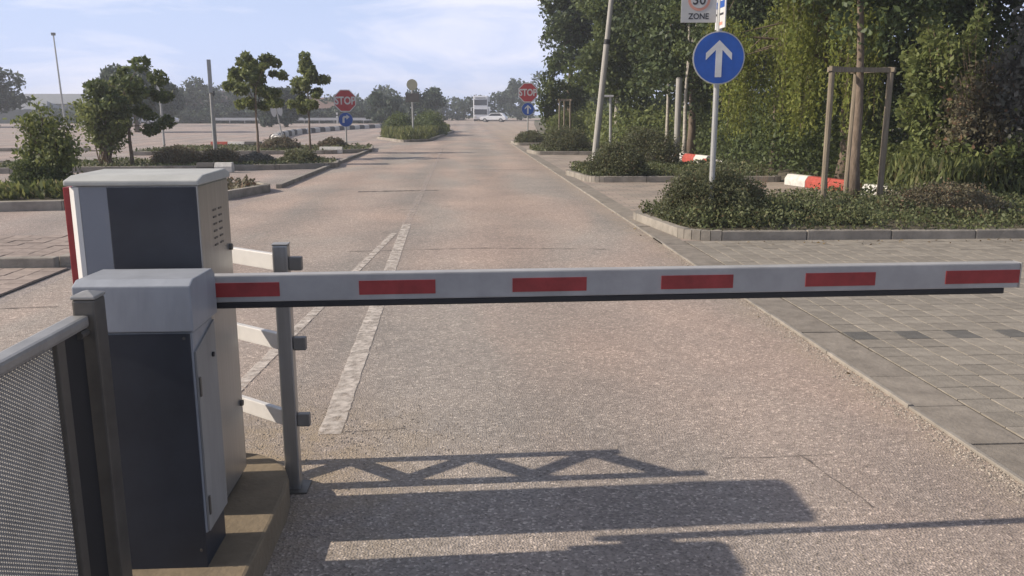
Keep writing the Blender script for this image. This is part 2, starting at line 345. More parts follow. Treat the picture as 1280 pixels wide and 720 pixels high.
# ------------------------------------------------------------------ foliage helpers
def leaf_mesh(name, pos, size, m, parent=None, up=.0, aspect=.55, jitter=.5, dirs=None):
    """one rhombic leaf per position; up biases the leaf's long axis to the vertical"""
    n = len(pos)
    if dirs is None:
        u = rng.normal(size=(n, 3)); u[:, 2] += up * 2.0
    else: u = dirs + rng.normal(size=(n, 3)) * .35
    u /= np.linalg.norm(u, axis=1)[:, None] + 1e-9
    r = rng.normal(size=(n, 3)); v = np.cross(u, r); v /= np.linalg.norm(v, axis=1)[:, None] + 1e-9
    s = (size * (1 + jitter * rng.uniform(-1, 1, n)))[:, None]
    a = u * s * .5; b = v * s * .5 * aspect
    V = np.empty((n, 4, 3)); V[:, 0] = pos - a; V[:, 1] = pos + b - a * .1; V[:, 2] = pos + a; V[:, 3] = pos - b - a * .1
    me = bpy.data.meshes.new(name); me.vertices.add(4 * n); me.vertices.foreach_set('co', V.reshape(-1).astype(np.float32))
    me.loops.add(4 * n); me.loops.foreach_set('vertex_index', np.arange(4 * n, dtype=np.int32))
    me.polygons.add(n); me.polygons.foreach_set('loop_start', np.arange(0, 4 * n, 4, dtype=np.int32)); me.polygons.foreach_set('loop_total', np.full(n, 4, dtype=np.int32))
    me.update(calc_edges=True); me.materials.append(m)
    o = bpy.data.objects.new(name, me); C.objects.link(o)
    if parent: o.parent = parent
    return o
def clump_points(cents, rads, n, flat=.75):
    """n points spread over clumps: a soft ball round each centre"""
    cents = np.asarray(cents, float); rads = np.asarray(rads, float)
    wgt = rads ** 2; k = rng.choice(len(cents), n, p=wgt / wgt.sum())
    d = rng.normal(size=(n, 3)); d /= np.linalg.norm(d, axis=1)[:, None]
    rr = rads[k] * rng.uniform(.25, 1, n) ** .6
    d[:, 2] *= flat
    return cents[k] + d * rr[:, None]
def crown_clumps(c, r, n, shell=.45, bottom=-1., rough=.25):
    out = []
    while len(out) < n:
        p = rng.uniform(-1, 1, 3); q = np.linalg.norm(p)
        if q > 1 or q < shell or p[2] < bottom: continue
        out.append(np.array(c) + p * np.array(r) * (1 + rough * rng.uniform(-1, 1)))
    return np.array(out)
def limbs(mb, base, top, r0, ends, seg=7, tmin=.45):
    """tapered, slightly crooked trunk with limbs to some crown points"""
    base = Vector(base); top = Vector(top)
    pts = []; rad = []
    for i in range(7):
        t = i / 6; p = base.lerp(top, t)
        if 0 < i < 6: p += Vector((random.uniform(-1, 1), random.uniform(-1, 1), 0)) * r0 * .3
        pts.append(p); rad.append(r0 * (1.25 if i == 0 else 1) * (1 - .68 * t))
    mb.tube(pts, rad, seg)
    for e in ends:
        e = Vector(e); t = random.uniform(tmin, .96); s = base.lerp(top, t)
        mid = s.lerp(e, .5) + Vector((random.uniform(-.1, .1), random.uniform(-.1, .1), .12)) * (e - s).length
        rr = r0 * (1 - .68 * t) * .55
        mb.tube([s, mid, e], [rr, rr * .6, rr * .2], 5, cap=False)
def tree(name, label, cat, x, y, zc, r, m, n, ls, trunk_r=.1, bark='bark', clumps=26, cr=.42, z0=0., group=None, up=0., shell=.45, lean=(0, 0), bottom=-1., parts=('crown', 'trunk'), ends=8, rough=.25, extra=None, cone=0.):
    """r = crown half axes, zc = crown centre height"""
    t = thing(name, label, cat, (x, y, z0), 0, group)
    cl = crown_clumps((lean[0], lean[1], zc), r, clumps, shell, bottom, rough)
    if cone: cl[:, :2] *= (1 - cone*(cl[:, 2:]-zc+r[2])/(2*r[2]))
    if extra is not None: cl = np.vstack([cl, np.array(extra, float)])
    rad = cr * min(r[0], r[2]) * rng.uniform(.65, 1.3, len(cl))
    leaf_mesh(parts[0], clump_points(cl, rad, n), ls, M[m], t, up=up)
    mb = MB(); idx = rng.choice(len(cl), min(ends, len(cl)), replace=False)
    limbs(mb, (0, 0, -.1), (lean[0], lean[1], zc + r[2] * .35), trunk_r, [cl[i] for i in idx])
    mb.build(parts[1], M[bark], t, smooth=True, fix=False)
    return t
def shrub(name, label, x, y, r, h, m, n, ls, z0=.1, group=None, ry=None, cat='shrub', spiky=.0):
    """rounded mound of small leaves over short woody stems"""
    t = thing(name, label, cat, (x, y, z0), 0, group); ry = ry or r
    k = max(10, int(14 * r / .6)); cl = []; 
    for i in range(k * 3):
        a = rng.uniform(0, 2*math.pi); e = math.asin(rng.uniform(0, 1)); q = rng.uniform(.62, .92)
        cl.append((r*q*math.cos(a)*math.cos(e), ry*q*math.sin(a)*math.cos(e), max(.04, h*q*math.sin(e))))
    cl = np.array(cl); rad = .26 * min(r, h) * rng.uniform(.6, 1.35, len(cl)) + .02
    n = int(n * 1.55); k = max(1, int(n * .42)); q = rng.normal(size=(k, 3)); q /= np.linalg.norm(q, axis=1)[:, None]; q *= (rng.uniform(.25, .9, k) ** .5)[:, None] * np.array([r, ry, h])
    p = np.vstack([clump_points(cl, rad, n - k, .85), q]); p[:, 2] = np.abs(p[:, 2])
    d = p - np.array([0, 0, h * .1]); d /= np.linalg.norm(d, axis=1)[:, None] + 1e-9
    leaf_mesh('foliage', p, ls * .68, M[m], t, aspect=.55)
    mb = MB()
    for i in range(9):
        e = cl[rng.integers(len(cl))]
        mb.tube([(0, 0, -.05), (e[0]*.5, e[1]*.5, e[2]*.6), tuple(e)], [.022, .014, .005], 5, cap=False)
    mb.build('stem', M['twig'], t, fix=False)
    return t
def scatter_poly(poly, n):
    p = np.array(poly); lo = p.min(0); hi = p.max(0); out = []
    while len(out) < n:
        q = rng.uniform(lo, hi)
        ins = False; j = len(p) - 1
        for i in range(len(p)):
            if (p[i, 1] > q[1]) != (p[j, 1] > q[1]) and q[0] < (p[j, 0]-p[i, 0])*(q[1]-p[i, 1])/(p[j, 1]-p[i, 1])+p[i, 0]: ins = not ins
            j = i
        if ins: out.append(q)
    return np.array(out)

def poly_sheet(name, poly, z, m):
    mb = MB(); mb.add([(x, y, z) for x, y in poly], [tuple(range(len(poly)))])
    o = mb.build(name, m, fix=False); return struct(o)
def rounded(pts, r, seg=6):
    """polygon with each (x, y[, r]) corner rounded"""
    out = []; n = len(pts)
    for i in range(n):
        p = Vector(pts[i][:2]); rr = pts[i][2] if len(pts[i]) > 2 else r
        a = Vector(pts[i-1][:2]); b = Vector(pts[(i+1) % n][:2])
        if rr <= 0: out.append(tuple(p)); continue
        da = (a-p).normalized(); db = (b-p).normalized(); ang = da.angle(db); d = rr / math.tan(ang/2)
        d = min(d, (a-p).length*.49, (b-p).length*.49); s = p + da*d; e = p + db*d
        for k in range(seg+1):
            t = k/seg; out.append(tuple(s*(1-t)**2 + p*2*t*(1-t) + e*t**2))
    return out
def kerb_ring(poly, parent, width, z1, length=1.0, m='kerb', only=None, z0=-.05):
    """individual kerb stones laid end to end along the inside of a counter-clockwise polygon"""
    n = len(poly); 
    P2 = [Vector(p) for p in poly]
    def off(i):
        d0 = (P2[i]-P2[i-1]).normalized(); d1 = (P2[(i+1) % n]-P2[i]).normalized()
        nrm = Vector((-d0.y-d1.y, d0.x+d1.x)); nrm.normalize()
        c = max(.35, math.sqrt(max(0, (1+d0.dot(d1))/2))); return P2[i] + nrm*width/c
    I2 = [off(i) for i in range(n)]
    for i in range(n):
        a, b = P2[i], P2[(i+1) % n]; ia, ib = I2[i], I2[(i+1) % n]
        if only and not only((a+b)/2): continue
        L = (b-a).length; k = max(1, round(L/length))
        for q in range(k):
            t0 = q/k + (.004/L if L > .02 else 0); t1 = (q+1)/k - (.004/L if L > .02 else 0)
            dz = random.uniform(-.004, .004)
            pl = [a.lerp(b, t0), a.lerp(b, t1), ib.lerp(ia, 1-t1), ib.lerp(ia, 1-t0)]
            MB().prism([tuple(p) for p in pl], z0, z1+dz).build('kerb_stone', M[m], parent, bevel=.012 if L > .2 else 0)

# ================================================================== GROUND
poly_sheet('ground', [(-430, -55), (430, -55), (430, 490), (-430, 490)], -.06, M['turf'])
poly_sheet('wood_floor', [(7.3, 8), (60, 8), (60, 140), (9.5, 140), (5.8, 62), (4.8, 46.5), (7.3, 46)], -.004, M['earth'])
lot = poly_sheet('car_park_asphalt', [(-140, -20), (-3.7, -20), (-3.7, 122), (-140, 122)], 0, M['lot'])
road = poly_sheet('asphalt_road', [(-3.7, -20), (2.28, -20), (2.28, 43.5), (4.6, 47), (5.4, 62), (9, 110), (14, 170), (26, 230), (-26, 230), (-9, 150), (-3.7, 120)], .004, M['asphalt'])
poly_sheet('paved_bay', [(2.275, 9.6), (7.3, 9.6), (7.3, 46), (2.275, 46)], 0, M['bay'])

# worn white lines
def strip(name, pts, w, z, m):
    mb = MB(); vs = []
    for i, p in enumerate(pts):
        a = Vector(pts[max(i-1, 0)][:2]); b = Vector(pts[min(i+1, len(pts)-1)][:2]); d = (b-a).normalized(); nn = Vector((-d.y, d.x))*w/2*(1+random.uniform(-.18, .18))
        vs += [(p[0]+nn.x, p[1]+nn.y, z), (p[0]-nn.x, p[1]-nn.y, z)]
    mb.add(vs, [(2*i+1, 2*i+3, 2*i+2, 2*i) for i in range(len(pts)-1)])
    return struct(mb.build(name, m, fix=False))
def worn_line(name, a, b, w, z, m, step=.22, keep=.9):
    """paint worn into ragged flakes: jagged edges and a few gaps"""
    a = Vector(a); b = Vector(b); L = (b-a).length; d = (b-a)/L; nn = Vector((-d.y, d.x)); k = int(L/step); mb = MB()
    e = [(w/2*random.uniform(.92, 1.06), w/2*random.uniform(.92, 1.06)) for _ in range(k+1)]
    for i in range(k):
        if random.random() > keep: continue
        p = a+d*step*i; q = a+d*step*(i+1)
        mb.add([(*(p+nn*e[i][0]), z), (*(p-nn*e[i][1]), z), (*(q-nn*e[i+1][1]), z), (*(q+nn*e[i+1][0]), z)], [(1, 2, 3, 0)])
    return struct(mb.build(name, m, fix=False))
worn_line('lane_line', (-.655, 3.80), (-.80, 11.5), .115, .008, M['line'], .06, 1.01)
worn_line('diagonal_line', (-1.28, 4.35), (-.90, 10.6), .075, .0085, M['line'], .06, 1.01)
worn_line('lane_dash', (-.80, 11.6), (-.92, 36), .10, .008, M['line_faint'], .2, 1.01)
# cracks and dark strips on the asphalt, some of them painted shadow lines
def dark_line(pts, w):
    P = []
    for i in range(len(pts)-1):
        a = Vector(pts[i]); b = Vector(pts[i+1]); k = max(2, int((b-a).length/.07))
        for q in range(k): P.append(tuple(a.lerp(b, q/k) + Vector((random.uniform(-.008, .008), random.uniform(-.008, .008)))))
    P.append(pts[-1]); mb = MB(); vs = []
    for i, p in enumerate(P):
        a = Vector(P[max(i-1, 0)]); b = Vector(P[min(i+1, len(P)-1)]); d = (b-a).normalized(); nn = Vector((-d.y, d.x))*w/2*random.uniform(.25, 1.25)
        vs += [(p[0]+nn.x, p[1]+nn.y, .0072), (p[0]-nn.x, p[1]-nn.y, .0072)]
    mb.add(vs, [(2*i+1, 2*i+3, 2*i+2, 2*i) for i in range(len(P)-1)])
    return struct(mb.build('seam_shade_strip', M['seam_shade'], fix=False))
dark_line([(1.12, 3.42), (1.62, 3.43)], .010)  # thin cast shadow, laid on the road as a dark strip
dark_line([(1.47, 3.46), (1.52, 3.2), (1.56, 2.92)], .012)
dark_line([(-2.05, 16.35), (-1.2, 16.5), (-.5, 16.6)], .22)  # broad dark band across part of the lane
dark_line([(-1.3, 9.2), (.2, 9.35), (1.6, 9.2)], .035)
dark_line([(.1, 22.5), (1.9, 22.7)], .10)
dark_line([(-.62, 3.82), (-.30, 3.86)], .014)
dark_line([(-4.3, 6.5), (-3.2, 6.62)], .05)  # shadow line painted as a strip, no caster built for it

# slab band between road and pavers, pavers one by one
slabs = struct(MB().box(2.275, 2.5845, -3, 9.6, -.09, .003).build('slab_bed', M['joint'], fix=True))
y = -1.0
while y < 9.5:
    L_ = .50; x0, x1 = 2.30, 2.575
    MB().box(x0, x1, y+.003, y+L_-.003, -.05, .012+random.uniform(-.003, .003)).build('edge_slab', M['slab'], slabs, bevel=.004)
    y += L_
y = -1.0
while y < 9.5:
    MB().box(2.272, 2.297, y+.004, y+.996, -.05, .022+random.uniform(-.005, .003)).build('edging_strip', M['kerb'], slabs, bevel=.004)
    y += 1.0
pav = struct(MB().box(2.585, 9.6, -3, 9.75, -.09, .0055).build('paved_parking', M['joint'], fix=True))
PW, PD = .18, .20
def paver_mesh(nm, m, pw=PW, pd=PD):
    o = MB().box(-pw/2+.003, pw/2-.003, -pd/2+.003, pd/2-.003, -.05, .0).build(nm, M[m], None, bevel=.003); me = o.data; bpy.data.objects.remove(o); return me
pm, pdk = paver_mesh('paver', 'paver'), paver_mesh('paver_dark', 'paver_dark')
cells = []
for iy in range(60):
    for ix in range(39):
        cx, cy = 2.592 + PW*(ix+.5), -2.3 + PD*(iy+.5)
        if cy > 9.62: continue
        D = cy*.9984 + cx*.0558; Lt = cx*.9984 - cy*.0558
        dark = (iy == 38 and ix % 2 == 0)
        vis = D > 2.2 and abs(Lt) / D < .64
        cells.append((0 if vis else 1, D, cx, cy, dark))
cells.sort()
rest = MB()
for i, (nv, D, cx, cy, dark) in enumerate(cells):
    dz = .012 + random.uniform(-.0012, .0012)
    if i < 290 or dark:
        o = bpy.data.objects.new('paver', pdk if dark else pm); C.objects.link(o); o.parent = pav
        o.location = (cx, cy, dz); o.rotation_euler = (random.uniform(-.006, .006), random.uniform(-.006, .006), random.uniform(-.012, .012))
    else:
        a, b = PW/2-.004, PD/2-.004
        rest.add([(cx-a, cy-b, dz), (cx+a, cy-b, dz), (cx+a, cy+b, dz), (cx-a, cy+b, dz), (cx-a-.002, cy-b-.002, -.03), (cx+a+.002, cy-b-.002, -.03), (cx+a+.002, cy+b+.002, -.03), (cx-a-.002, cy+b+.002, -.03)],
                 [(0,1,2,3),(0,4,5,1),(1,5,6,2),(2,6,7,3),(3,7,4,0)])
stuff(rest.build('pavers', M['paver'], pav, fix=False))

y = 9.5
while y < 42:
    MB().box(2.272, 2.297, y+.006, y+1.494, -.05, .024+random.uniform(-.005, .003)).build('edging_strip', M['kerb'], slabs)
    MB().box(2.30, 2.575, y+.006, y+1.494, -.05, .014+random.uniform(-.003, .003)).build('edge_slab', M['slab'], slabs)
    y += 1.5
# loose gravel along the slab edge and thinly over the road
gv = MB()
def pebble(x, y, s, z=.004):
    a = random.uniform(0, 6.28); vs = []
    for k in range(5):
        q = a + k*1.2566; vs.append((x+s*math.cos(q)*random.uniform(.7, 1.1), y+s*math.sin(q)*random.uniform(.7, 1.1), z+s*.1))
    vs.append((x+s*.2*random.uniform(-1, 1), y+s*.2*random.uniform(-1, 1), z+s*random.uniform(.5, .9)))
    gv.add(vs, [(0,1,5),(1,2,5),(2,3,5),(3,4,5),(4,0,5)])
for i in range(4200):
    yy = 2.2 + 9*random.random()**1.7; xx = 2.268 - abs(random.gauss(0, .065)); pebble(xx, yy, random.uniform(.003, .009))
for i in range(6500):
    yy = 2.3 + 6*random.random()**1.5; xx = random.uniform(-.75, 2.2); pebble(xx, yy, random.uniform(.0022, .006))
for i in range(1200):
    xx = random.gauss(-.75, .5); yy = random.gauss(3.75, .25)
    if yy > 3.45 or xx > -.62: pebble(xx, yy, random.uniform(.003, .008))
stuff(gv.build('loose_gravel', M['stone'], fix=False), 'small loose stones along the road edge by the slabs', 'gravel')

# raised barrier island
isl = rounded([(-3.4, -3, 0), (-.68, -3, 0), (-.68, 3.36, .42), (-3.4, 3.36, .42)], .4)
island = struct(MB().prism([tuple(p) for p in isl], -.05, .121).build('barrier_island', M['sandy'], None, bevel=.012))

# left: raised paver strip with kerb and lower paved bay
lp = struct(MB().box(-12, -4.02, 8.42, 10.0, -.06, .075).build('paved_strip', M['joint']))
prm = paver_mesh('paver_reddish', 'paver_red', .2, .2)
for ix in range(10):
    for iy in range(8):
        o = bpy.data.objects.new('paver', prm); C.objects.link(o); o.parent = lp
        o.location = (-4.12-.2*ix, 8.52+.197*iy, .10+random.uniform(-.004, .004)); o.rotation_euler = (random.uniform(-.012, .012), random.uniform(-.012, .012), 0)
for k in range(8):
    MB().box(-4.0-(k+1)*1.0+.004, -4.0-k*1.0-.004, 8.30, 8.415, -.06, .115+random.uniform(-.004, .004)).build('kerb_stone', M['kerb'], lp, bevel=.012)
MB().box(-4.015, -3.90, 8.42, 10.0, -.06, .113).build('kerb_stone', M['kerb'], lp, bevel=.012)
ll = struct(MB().box(-12, -3.86, 3.2, 8.295, -.06, .008).build('lower_bay', M['joint']))
for ix in range(9):
    for iy in range(9):
        o = bpy.data.objects.new('paver', prm); C.objects.link(o); o.parent = ll
        o.location = (-3.97-.2*ix, 8.18-.2*iy, .022+random.uniform(-.003, .003)); o.rotation_euler = (random.uniform(-.01, .01), random.uniform(-.01, .01), 0)

# ================================================================== PLANTED BEDS
def bed(name, pts, r, z1=.13, length=1.0, only=None, fill='earth', width=.12):
    pl = rounded(pts, r)
    P2 = np.array(pl); c = P2.mean(0)
    inner = [tuple(c + (p-c)*(1 - width*.6/np.linalg.norm(p-c))) for p in P2]
    b = struct(MB().prism([tuple(p) for p in inner], -.05, z1-.03).build(name, M[fill]))
    kerb_ring(pl, b, width, z1, length, only=only)
    return b, inner
def cover(name, poly, n, h, ls, m, label, cat, z0=.1, up=.4):
    p = scatter_poly(poly, n); 
    hh = np.array([.5+.5*math.sin(a*2.3+1.7*math.sin(b*1.9))*math.cos(b*2.9+a) for a, b in p])
    z = z0 + rng.uniform(0, 1, n)**.8 * h * (.35+.75*hh)
    return stuff(leaf_mesh(name, np.column_stack([p, z]), ls, M[m], None, up=up), label, cat)

bed1, in1 = bed('planting_bed', [(2.62, 9.78, .5), (12.5, 9.55, .2), (12.5, 13.4, .2), (4.6, 13.4, .6), (2.34, 12.0, .6)], .4, .118, 1.0)
cover('ground_cover', in1, 50000, .30, .042, 'l_cover', 'low matted green ground cover filling the nearest right bed', 'ground cover')
shrub('round_shrub', 'large round shrub at the foot of the tall blue arrow sign', 3.26, 10.90, .74, .75, 'l_shrub', 19000, .05)
shrub('spreading_shrub', 'low brownish red-tipped shrub at the right end of the nearest kerbed bed', 6.55, 11.1, .95, .46, 'l_brown', 9000, .05, ry=.7)
shrub('spreading_shrub', 'flat dark green shrub between the round shrub and the staked tree', 4.75, 10.9, .75, .27, 'l_shrub', 7000, .05, ry=.6)
bed2, in2 = bed('planting_bed', [(2.70, 18.35, .4), (7.0, 18.2, .2), (7.0, 22.3, .3), (3.2, 22.3, .7), (2.45, 20.6, .5)], .4, .13, 1.0)
cover('ground_cover', in2, 14000, .22, .06, 'l_cover', 'green ground cover in the second right bed', 'ground cover')
shrub('round_shrub', 'round olive shrub right in front of the leaning grey lamp column', 3.45, 19.0, .72, .80, 'l_shrub', 8000, .07)
shrub('round_shrub', 'wide dark shrub to the right of the leaning column, under the trees', 5.05, 23.4, .95, 1.05, 'l_shrub', 8000, .08)
bed3, in3 = bed('planting_bed', [(2.55, 30.6, .3), (7.0, 30.2, .2), (7.0, 33.8, .3), (2.9, 33.8, .5), (2.35, 32.4, .4)], .4, .13, 1.3)
cover('ground_cover', in3, 3000, .22, .10, 'l_cover', 'thin ground cover in the third right bed', 'ground cover')
shrub('round_shrub', 'olive dome shrub by the small wooden stake frame, before the tall dark poplar', 3.75, 31.5, 1.0, .95, 'l_shrub', 6000, .09)
bed4, in4 = bed('planting_bed', [(2.40, 39.4, .3), (7.0, 39.2, .2), (7.0, 42.6, .3), (2.3, 42.6, .3)], .3, .13, 1.5)
shrub('round_shrub', 'small dark shrub at the foot of the right stop sign', 3.1, 40.3, .80, .62, 'l_shrub', 3500, .10)

bedA, inA = bed('planting_bed', [(-10.5, 12.8, .3), (-6.2, 13.5, .4), (-4.2, 14.9, .4), (-3.72, 16.5, .35), (-4.1, 17.2, .3), (-10.5, 17.0, .3)], .3, .15, 1.0)
cover('ground_cover', [(-6.5, 14.2), (-4.3, 15.3), (-3.95, 16.4), (-6.5, 16.9)], 1800, .22, .09, 'l_brown', 'dry low growth in the bed behind the rear cabinet', 'ground cover')
cover('grass_tufts', [(-9.2, 13.6), (-6.4, 14.1), (-6.2, 16.0), (-9.2, 16.4)], 3800, .28, .13, 'l_grass', 'rough pale grass in the left bed', 'grass', up=1.2)
bedB, inB = bed('planting_bed', [(-13, 21.6, .3), (-5.0, 22.9, .5), (-3.50, 23.6, .5), (-3.75, 25.9, .5), (-13, 25.6, .3)], .3, .14, 1.2)
cover('ground_cover', inB, 4200, .13, .08, 'l_cover', 'green ground cover in the second left bed', 'ground cover')
bedC, inC = bed('planting_bed', [(-12, 30.9, .3), (-5.0, 31.6, .5), (-3.55, 33.0, .5), (-3.9, 36.9, .5), (-12, 36.5, .3)], .3, .14, 1.5)
cover('ground_cover', inC, 3000, .12, .10, 'l_cover', 'green ground cover in the third left bed', 'ground cover')
# straight kerb along the left edge of the road
lk = struct(MB().box(-3.80, -3.70, 10.1, 34, -.1, -.02).build('left_kerb', M['joint']))
for k in range(13):
    y0 = 17.2 + k*1.25
    if y0 > 32.2: break
    MB().box(-3.80, -3.68, y0+.005, y0+1.245, -.06, .09).build('kerb_stone', M['kerb'], lk, bevel=.012)
# further kerb lines of the car park at the far left
for (x0, x1, yy) in ((-34, -10.5, 25.4), (-34, -14, 34.5)):
    k = struct(MB().box(x0, x1, yy, yy+.13, -.05, .03).build('lot_kerb', M['joint']))
    n = int((x1-x0)/1.2)
    for i in range(n):
        MB().box(x0+i*1.2+.005, x0+(i+1)*1.2-.005, yy-.01, yy+.14, -.05, .13).build('kerb_stone', M['kerb'], k)

# ================================================================== BARRIER
bar = thing('barrier_gate', 'grey boom barrier with a closed white boom with red stripes across the road', 'barrier', (-.957, 2.42, .12))
def bx(mb, *a): return mb.box(*a)
X0, X1 = -.160, .160
cab = MB().box(X0+.004, X1-.004, .006, .205, .112, .752).build('cabinet', M['lightgrey'], bar, bevel=.006)
MB().box(X0+.006, X1-.012, .004, .203, -.02, .1115).build('plinth', M['anthracite'], bar)
MB().box(X0+.006, X1-.010, -.001, .0035, -.01, .748).build('front_panel', M['anthracite'], bar, bevel=.002)
MB().prism([(.008, .118), (.202, .118), (.202, .742), (.008, .690)], X1-.0035, X1+.002, 'x').build('side_door', M['doorgrey'], bar)
lock = MB().tube([(X1+.0022, .16, .64), (X1+.008, .16, .64)], .008, 10).build('lock', M['rubber'], bar)
for (sx_, sz_) in ((X0+.022, .06), (X1-.026, .06), (X0+.022, .735), (X1-.026, .735)):
    MB().tube([(sx_, -.0045, sz_), (sx_, -.0008, sz_)], .0045, 8).build('screw', M['galv_dark'], bar)
for z_ in (.20, .58):
    MB().box(X1+.0022, X1+.007, .012, .024, z_-.03, z_+.03).build('door_hinge', M['galv_dark'], bar, bevel=.002)
# lid: front lip higher than it is deep, top falls gently to the back
lidp = [(-.012, .757), (.232, .757), (.232, .885), (.205, .905), (.020, .908), (-.012, .893)]
MB().prism(lidp, X0-.006, X1+.006, 'x').build('cabinet_lid', M['lightgrey'], bar, bevel=.004)
# boom
BL = 3.07
boom = MB().box(0, BL-.10, -.020, .024, -.0445, .0445).build('boom_arm', M['boom'], bar, bevel=.005)
boom.location = (-.09, .272, .826); boom.rotation_euler = (0, 0, R(1.8))
MB().box(BL-.10+.0005, BL-.094, -.0205, .0245, -.045, .045).build('end_cap', M['galv'], boom, bevel=.002)
MB().box(.02, BL-.145, -.014, .018, -.066, -.0452).build('rubber_edge', M['rubber'], boom, bevel=.004)
hub = MB().tube([(.10, -.075, 0), (.10, -.0205, 0)], .050, 16).build('pivot_hub', M['galv_dark'], boom)
for i in range(6):
    a = .200 + i*.500; b = a + .247
    if i == 5: b = BL-.101
    MB().box(a, b, -.0224, -.0203, -.026, .020).build('reflector_strip', M['red'], boom)

# rear cabinet
rear = thing('control_cabinet', 'tall grey control cabinet with dark front panel standing behind the boom barrier', 'cabinet', (-1.062, 2.765, .12))
W0, W1, DP, HT = -.205, .205, .355, 1.195
MB().prism([(W0+.024, .004), (W1-.004, .004), (W1-.004, DP), (W0+.004, DP), (W0+.004, .022)], .03, HT-.045).build('cabinet', M['steel'], rear, bevel=.005)
MB().box(W0+.02, W1-.02, .02, DP-.02, -.02, .03).build('plinth', M['galv_dark'], rear)
MB().box(W0+.0355, W0+.122, -.001, .0035, .05, HT-.05).build('grey_panel', M['greypaint'], rear)
MB().box(W0+.1235, W1-.008, -.004, .0035, .05, HT-.05).build('front_panel', M['anthracite'], rear, bevel=.002)
MB().prism([(W0+.034, -.001), (W0+.034, .0035), (W0+.022, .0035), (W0+.003, .020), (W0-.002, .016), (W0+.020, -.004)], .05, HT-.05).build('corner_trim', M['whitepaint'], rear)
MB().box(W0-.024, W0-.0025, .018, DP-.03, .12, HT-.05).build('side_reflector', M['red'], rear, bevel=.003)
MB().box(W0-.036, W0-.0245, .03, .09, .46, .50).build('side_latch', M['galv'], rear)
MB().prism([(-.010, HT-.0445), (DP+.010, HT-.0445), (DP+.010, HT-.026), (DP-.05, HT-.010), (.05, HT-.014), (-.010, HT-.028)], W0-.009, W1+.004, 'x').build('cabinet_lid', M['lidpaint'], rear, bevel=.005)
for cidx in range(2):
    for k in range(6):
        MB().box(W1-.0035, W1-.002, .15+cidx*.065, .185+cidx*.065, 1.05-k*.024, 1.056-k*.024).build('vent_slot', M['galv_dark'], rear)
for k in range(2):
    MB().tube([(W1-.004, DP-.03, .30+.60*k), (W1+.006, DP-.03, .30+.60*k)], .012, 10).build('hinge', M['galv_dark'], rear)

# stainless bracket frame behind the cabinets
fr = thing('steel_guard_frame', 'steel guard frame of three posts with slanting rungs beside the rear cabinet', 'guard frame', (0, 0, 0))
PA, PB, PC = (-.706, 3.224), (-1.005, 3.47), (-1.325, 3.215)
for (px, py), h in ((PA, 1.005), (PB, 1.0), (PC, 1.0)):
    zb = 0 if (px, py) == PA or (px, py) == PB else .1
    p = MB().box(px-.029, px+.029, py-.026, py+.026, zb, h).build('post', M['steel'], fr, bevel=.006)
    if (px, py) == PA: MB().box(px-.031, px+.031, py-.028, py+.028, h+.0005, h+.006).build('post_cap', M['galv'], p, bevel=.003)
    MB().box(px-.06, px+.06, py-.06, py+.06, max(zb-.001, .0045), zb+.012).build('base_plate', M['galv_dark'], fr)
for z in (.936, .618, .303):
    for (a, b) in ((PB, PA), (PB, PC)):
        d = (Vector(b)-Vector(a)).normalized(); nn = Vector((-d.y, d.x))*.012; s = Vector(a)+d*.0375; e = Vector(b)-d*.0385
        MB().prism([tuple(s+nn), tuple(e+nn), tuple(e-nn), tuple(s-nn)], z-.033, z+.031).build('rung', M['runggrey'], fr, bevel=.003)
    MB().box(PA[0]+.0295, PA[0]+.078, PA[1]-.016, PA[1]+.016, z-.030, z+.022).build('bracket_stub', M['stubgrey'], fr, bevel=.004)

# fence at the lower left
fe = thing('mesh_fence', 'galvanised fence panel with diagonal wire mesh, square post and top rail at the lower left', 'fence', (-1.0, 0, .12))
for py in (2.208, -.55):
    p = MB().box(-.018, .040, py-.034, py+.034, 0, .905).build('post', M['galv_dark'], fe, bevel=.006)
    MB().add([(-.020, py-.036, .906), (.042, py-.036, .906), (.042, py+.036, .906), (-.020, py+.036, .906), (-.020, py-.036, .915), (.042, py-.036, .915), (.042, py+.036, .915), (-.020, py+.036, .915), (.011, py, .926)],
             [(3,2,1,0),(0,1,5,4),(1,2,6,5),(2,3,7,6),(3,0,4,7),(4,5,8),(5,6,8),(6,7,8),(7,4,8)]).build('post_cap', M['galv'], p, bevel=.003)
MB().box(-.024, .026, -.505, 2.170, .836, .868).build('top_rail', M['galv'], fe, bevel=.009)
MB().box(-.018, .020, -.50, 2.164, .055, .09).build('bottom_rail', M['galv_dark'], fe, bevel=.006)
for py in (2.03, -.42):
    MB().box(-.014, .016, py-.02, py+.02, .0905, .8355).build('panel_stile', M['galv_dark'], fe, bevel=.004)
MB().box(-.006, .008, 2.0505, 2.163, .0905, .8355).build('closing_plate', M['rubber'], fe)
MB().tube([(.012, 2.13, .822), (.012, 2.1735, .822)], .011, 10).build('rail_bracket', M['galv_dark'], fe)
ms = MB(); y0, y1, z0, z1 = -.40, 2.01, .09, .836; pitch = .0115
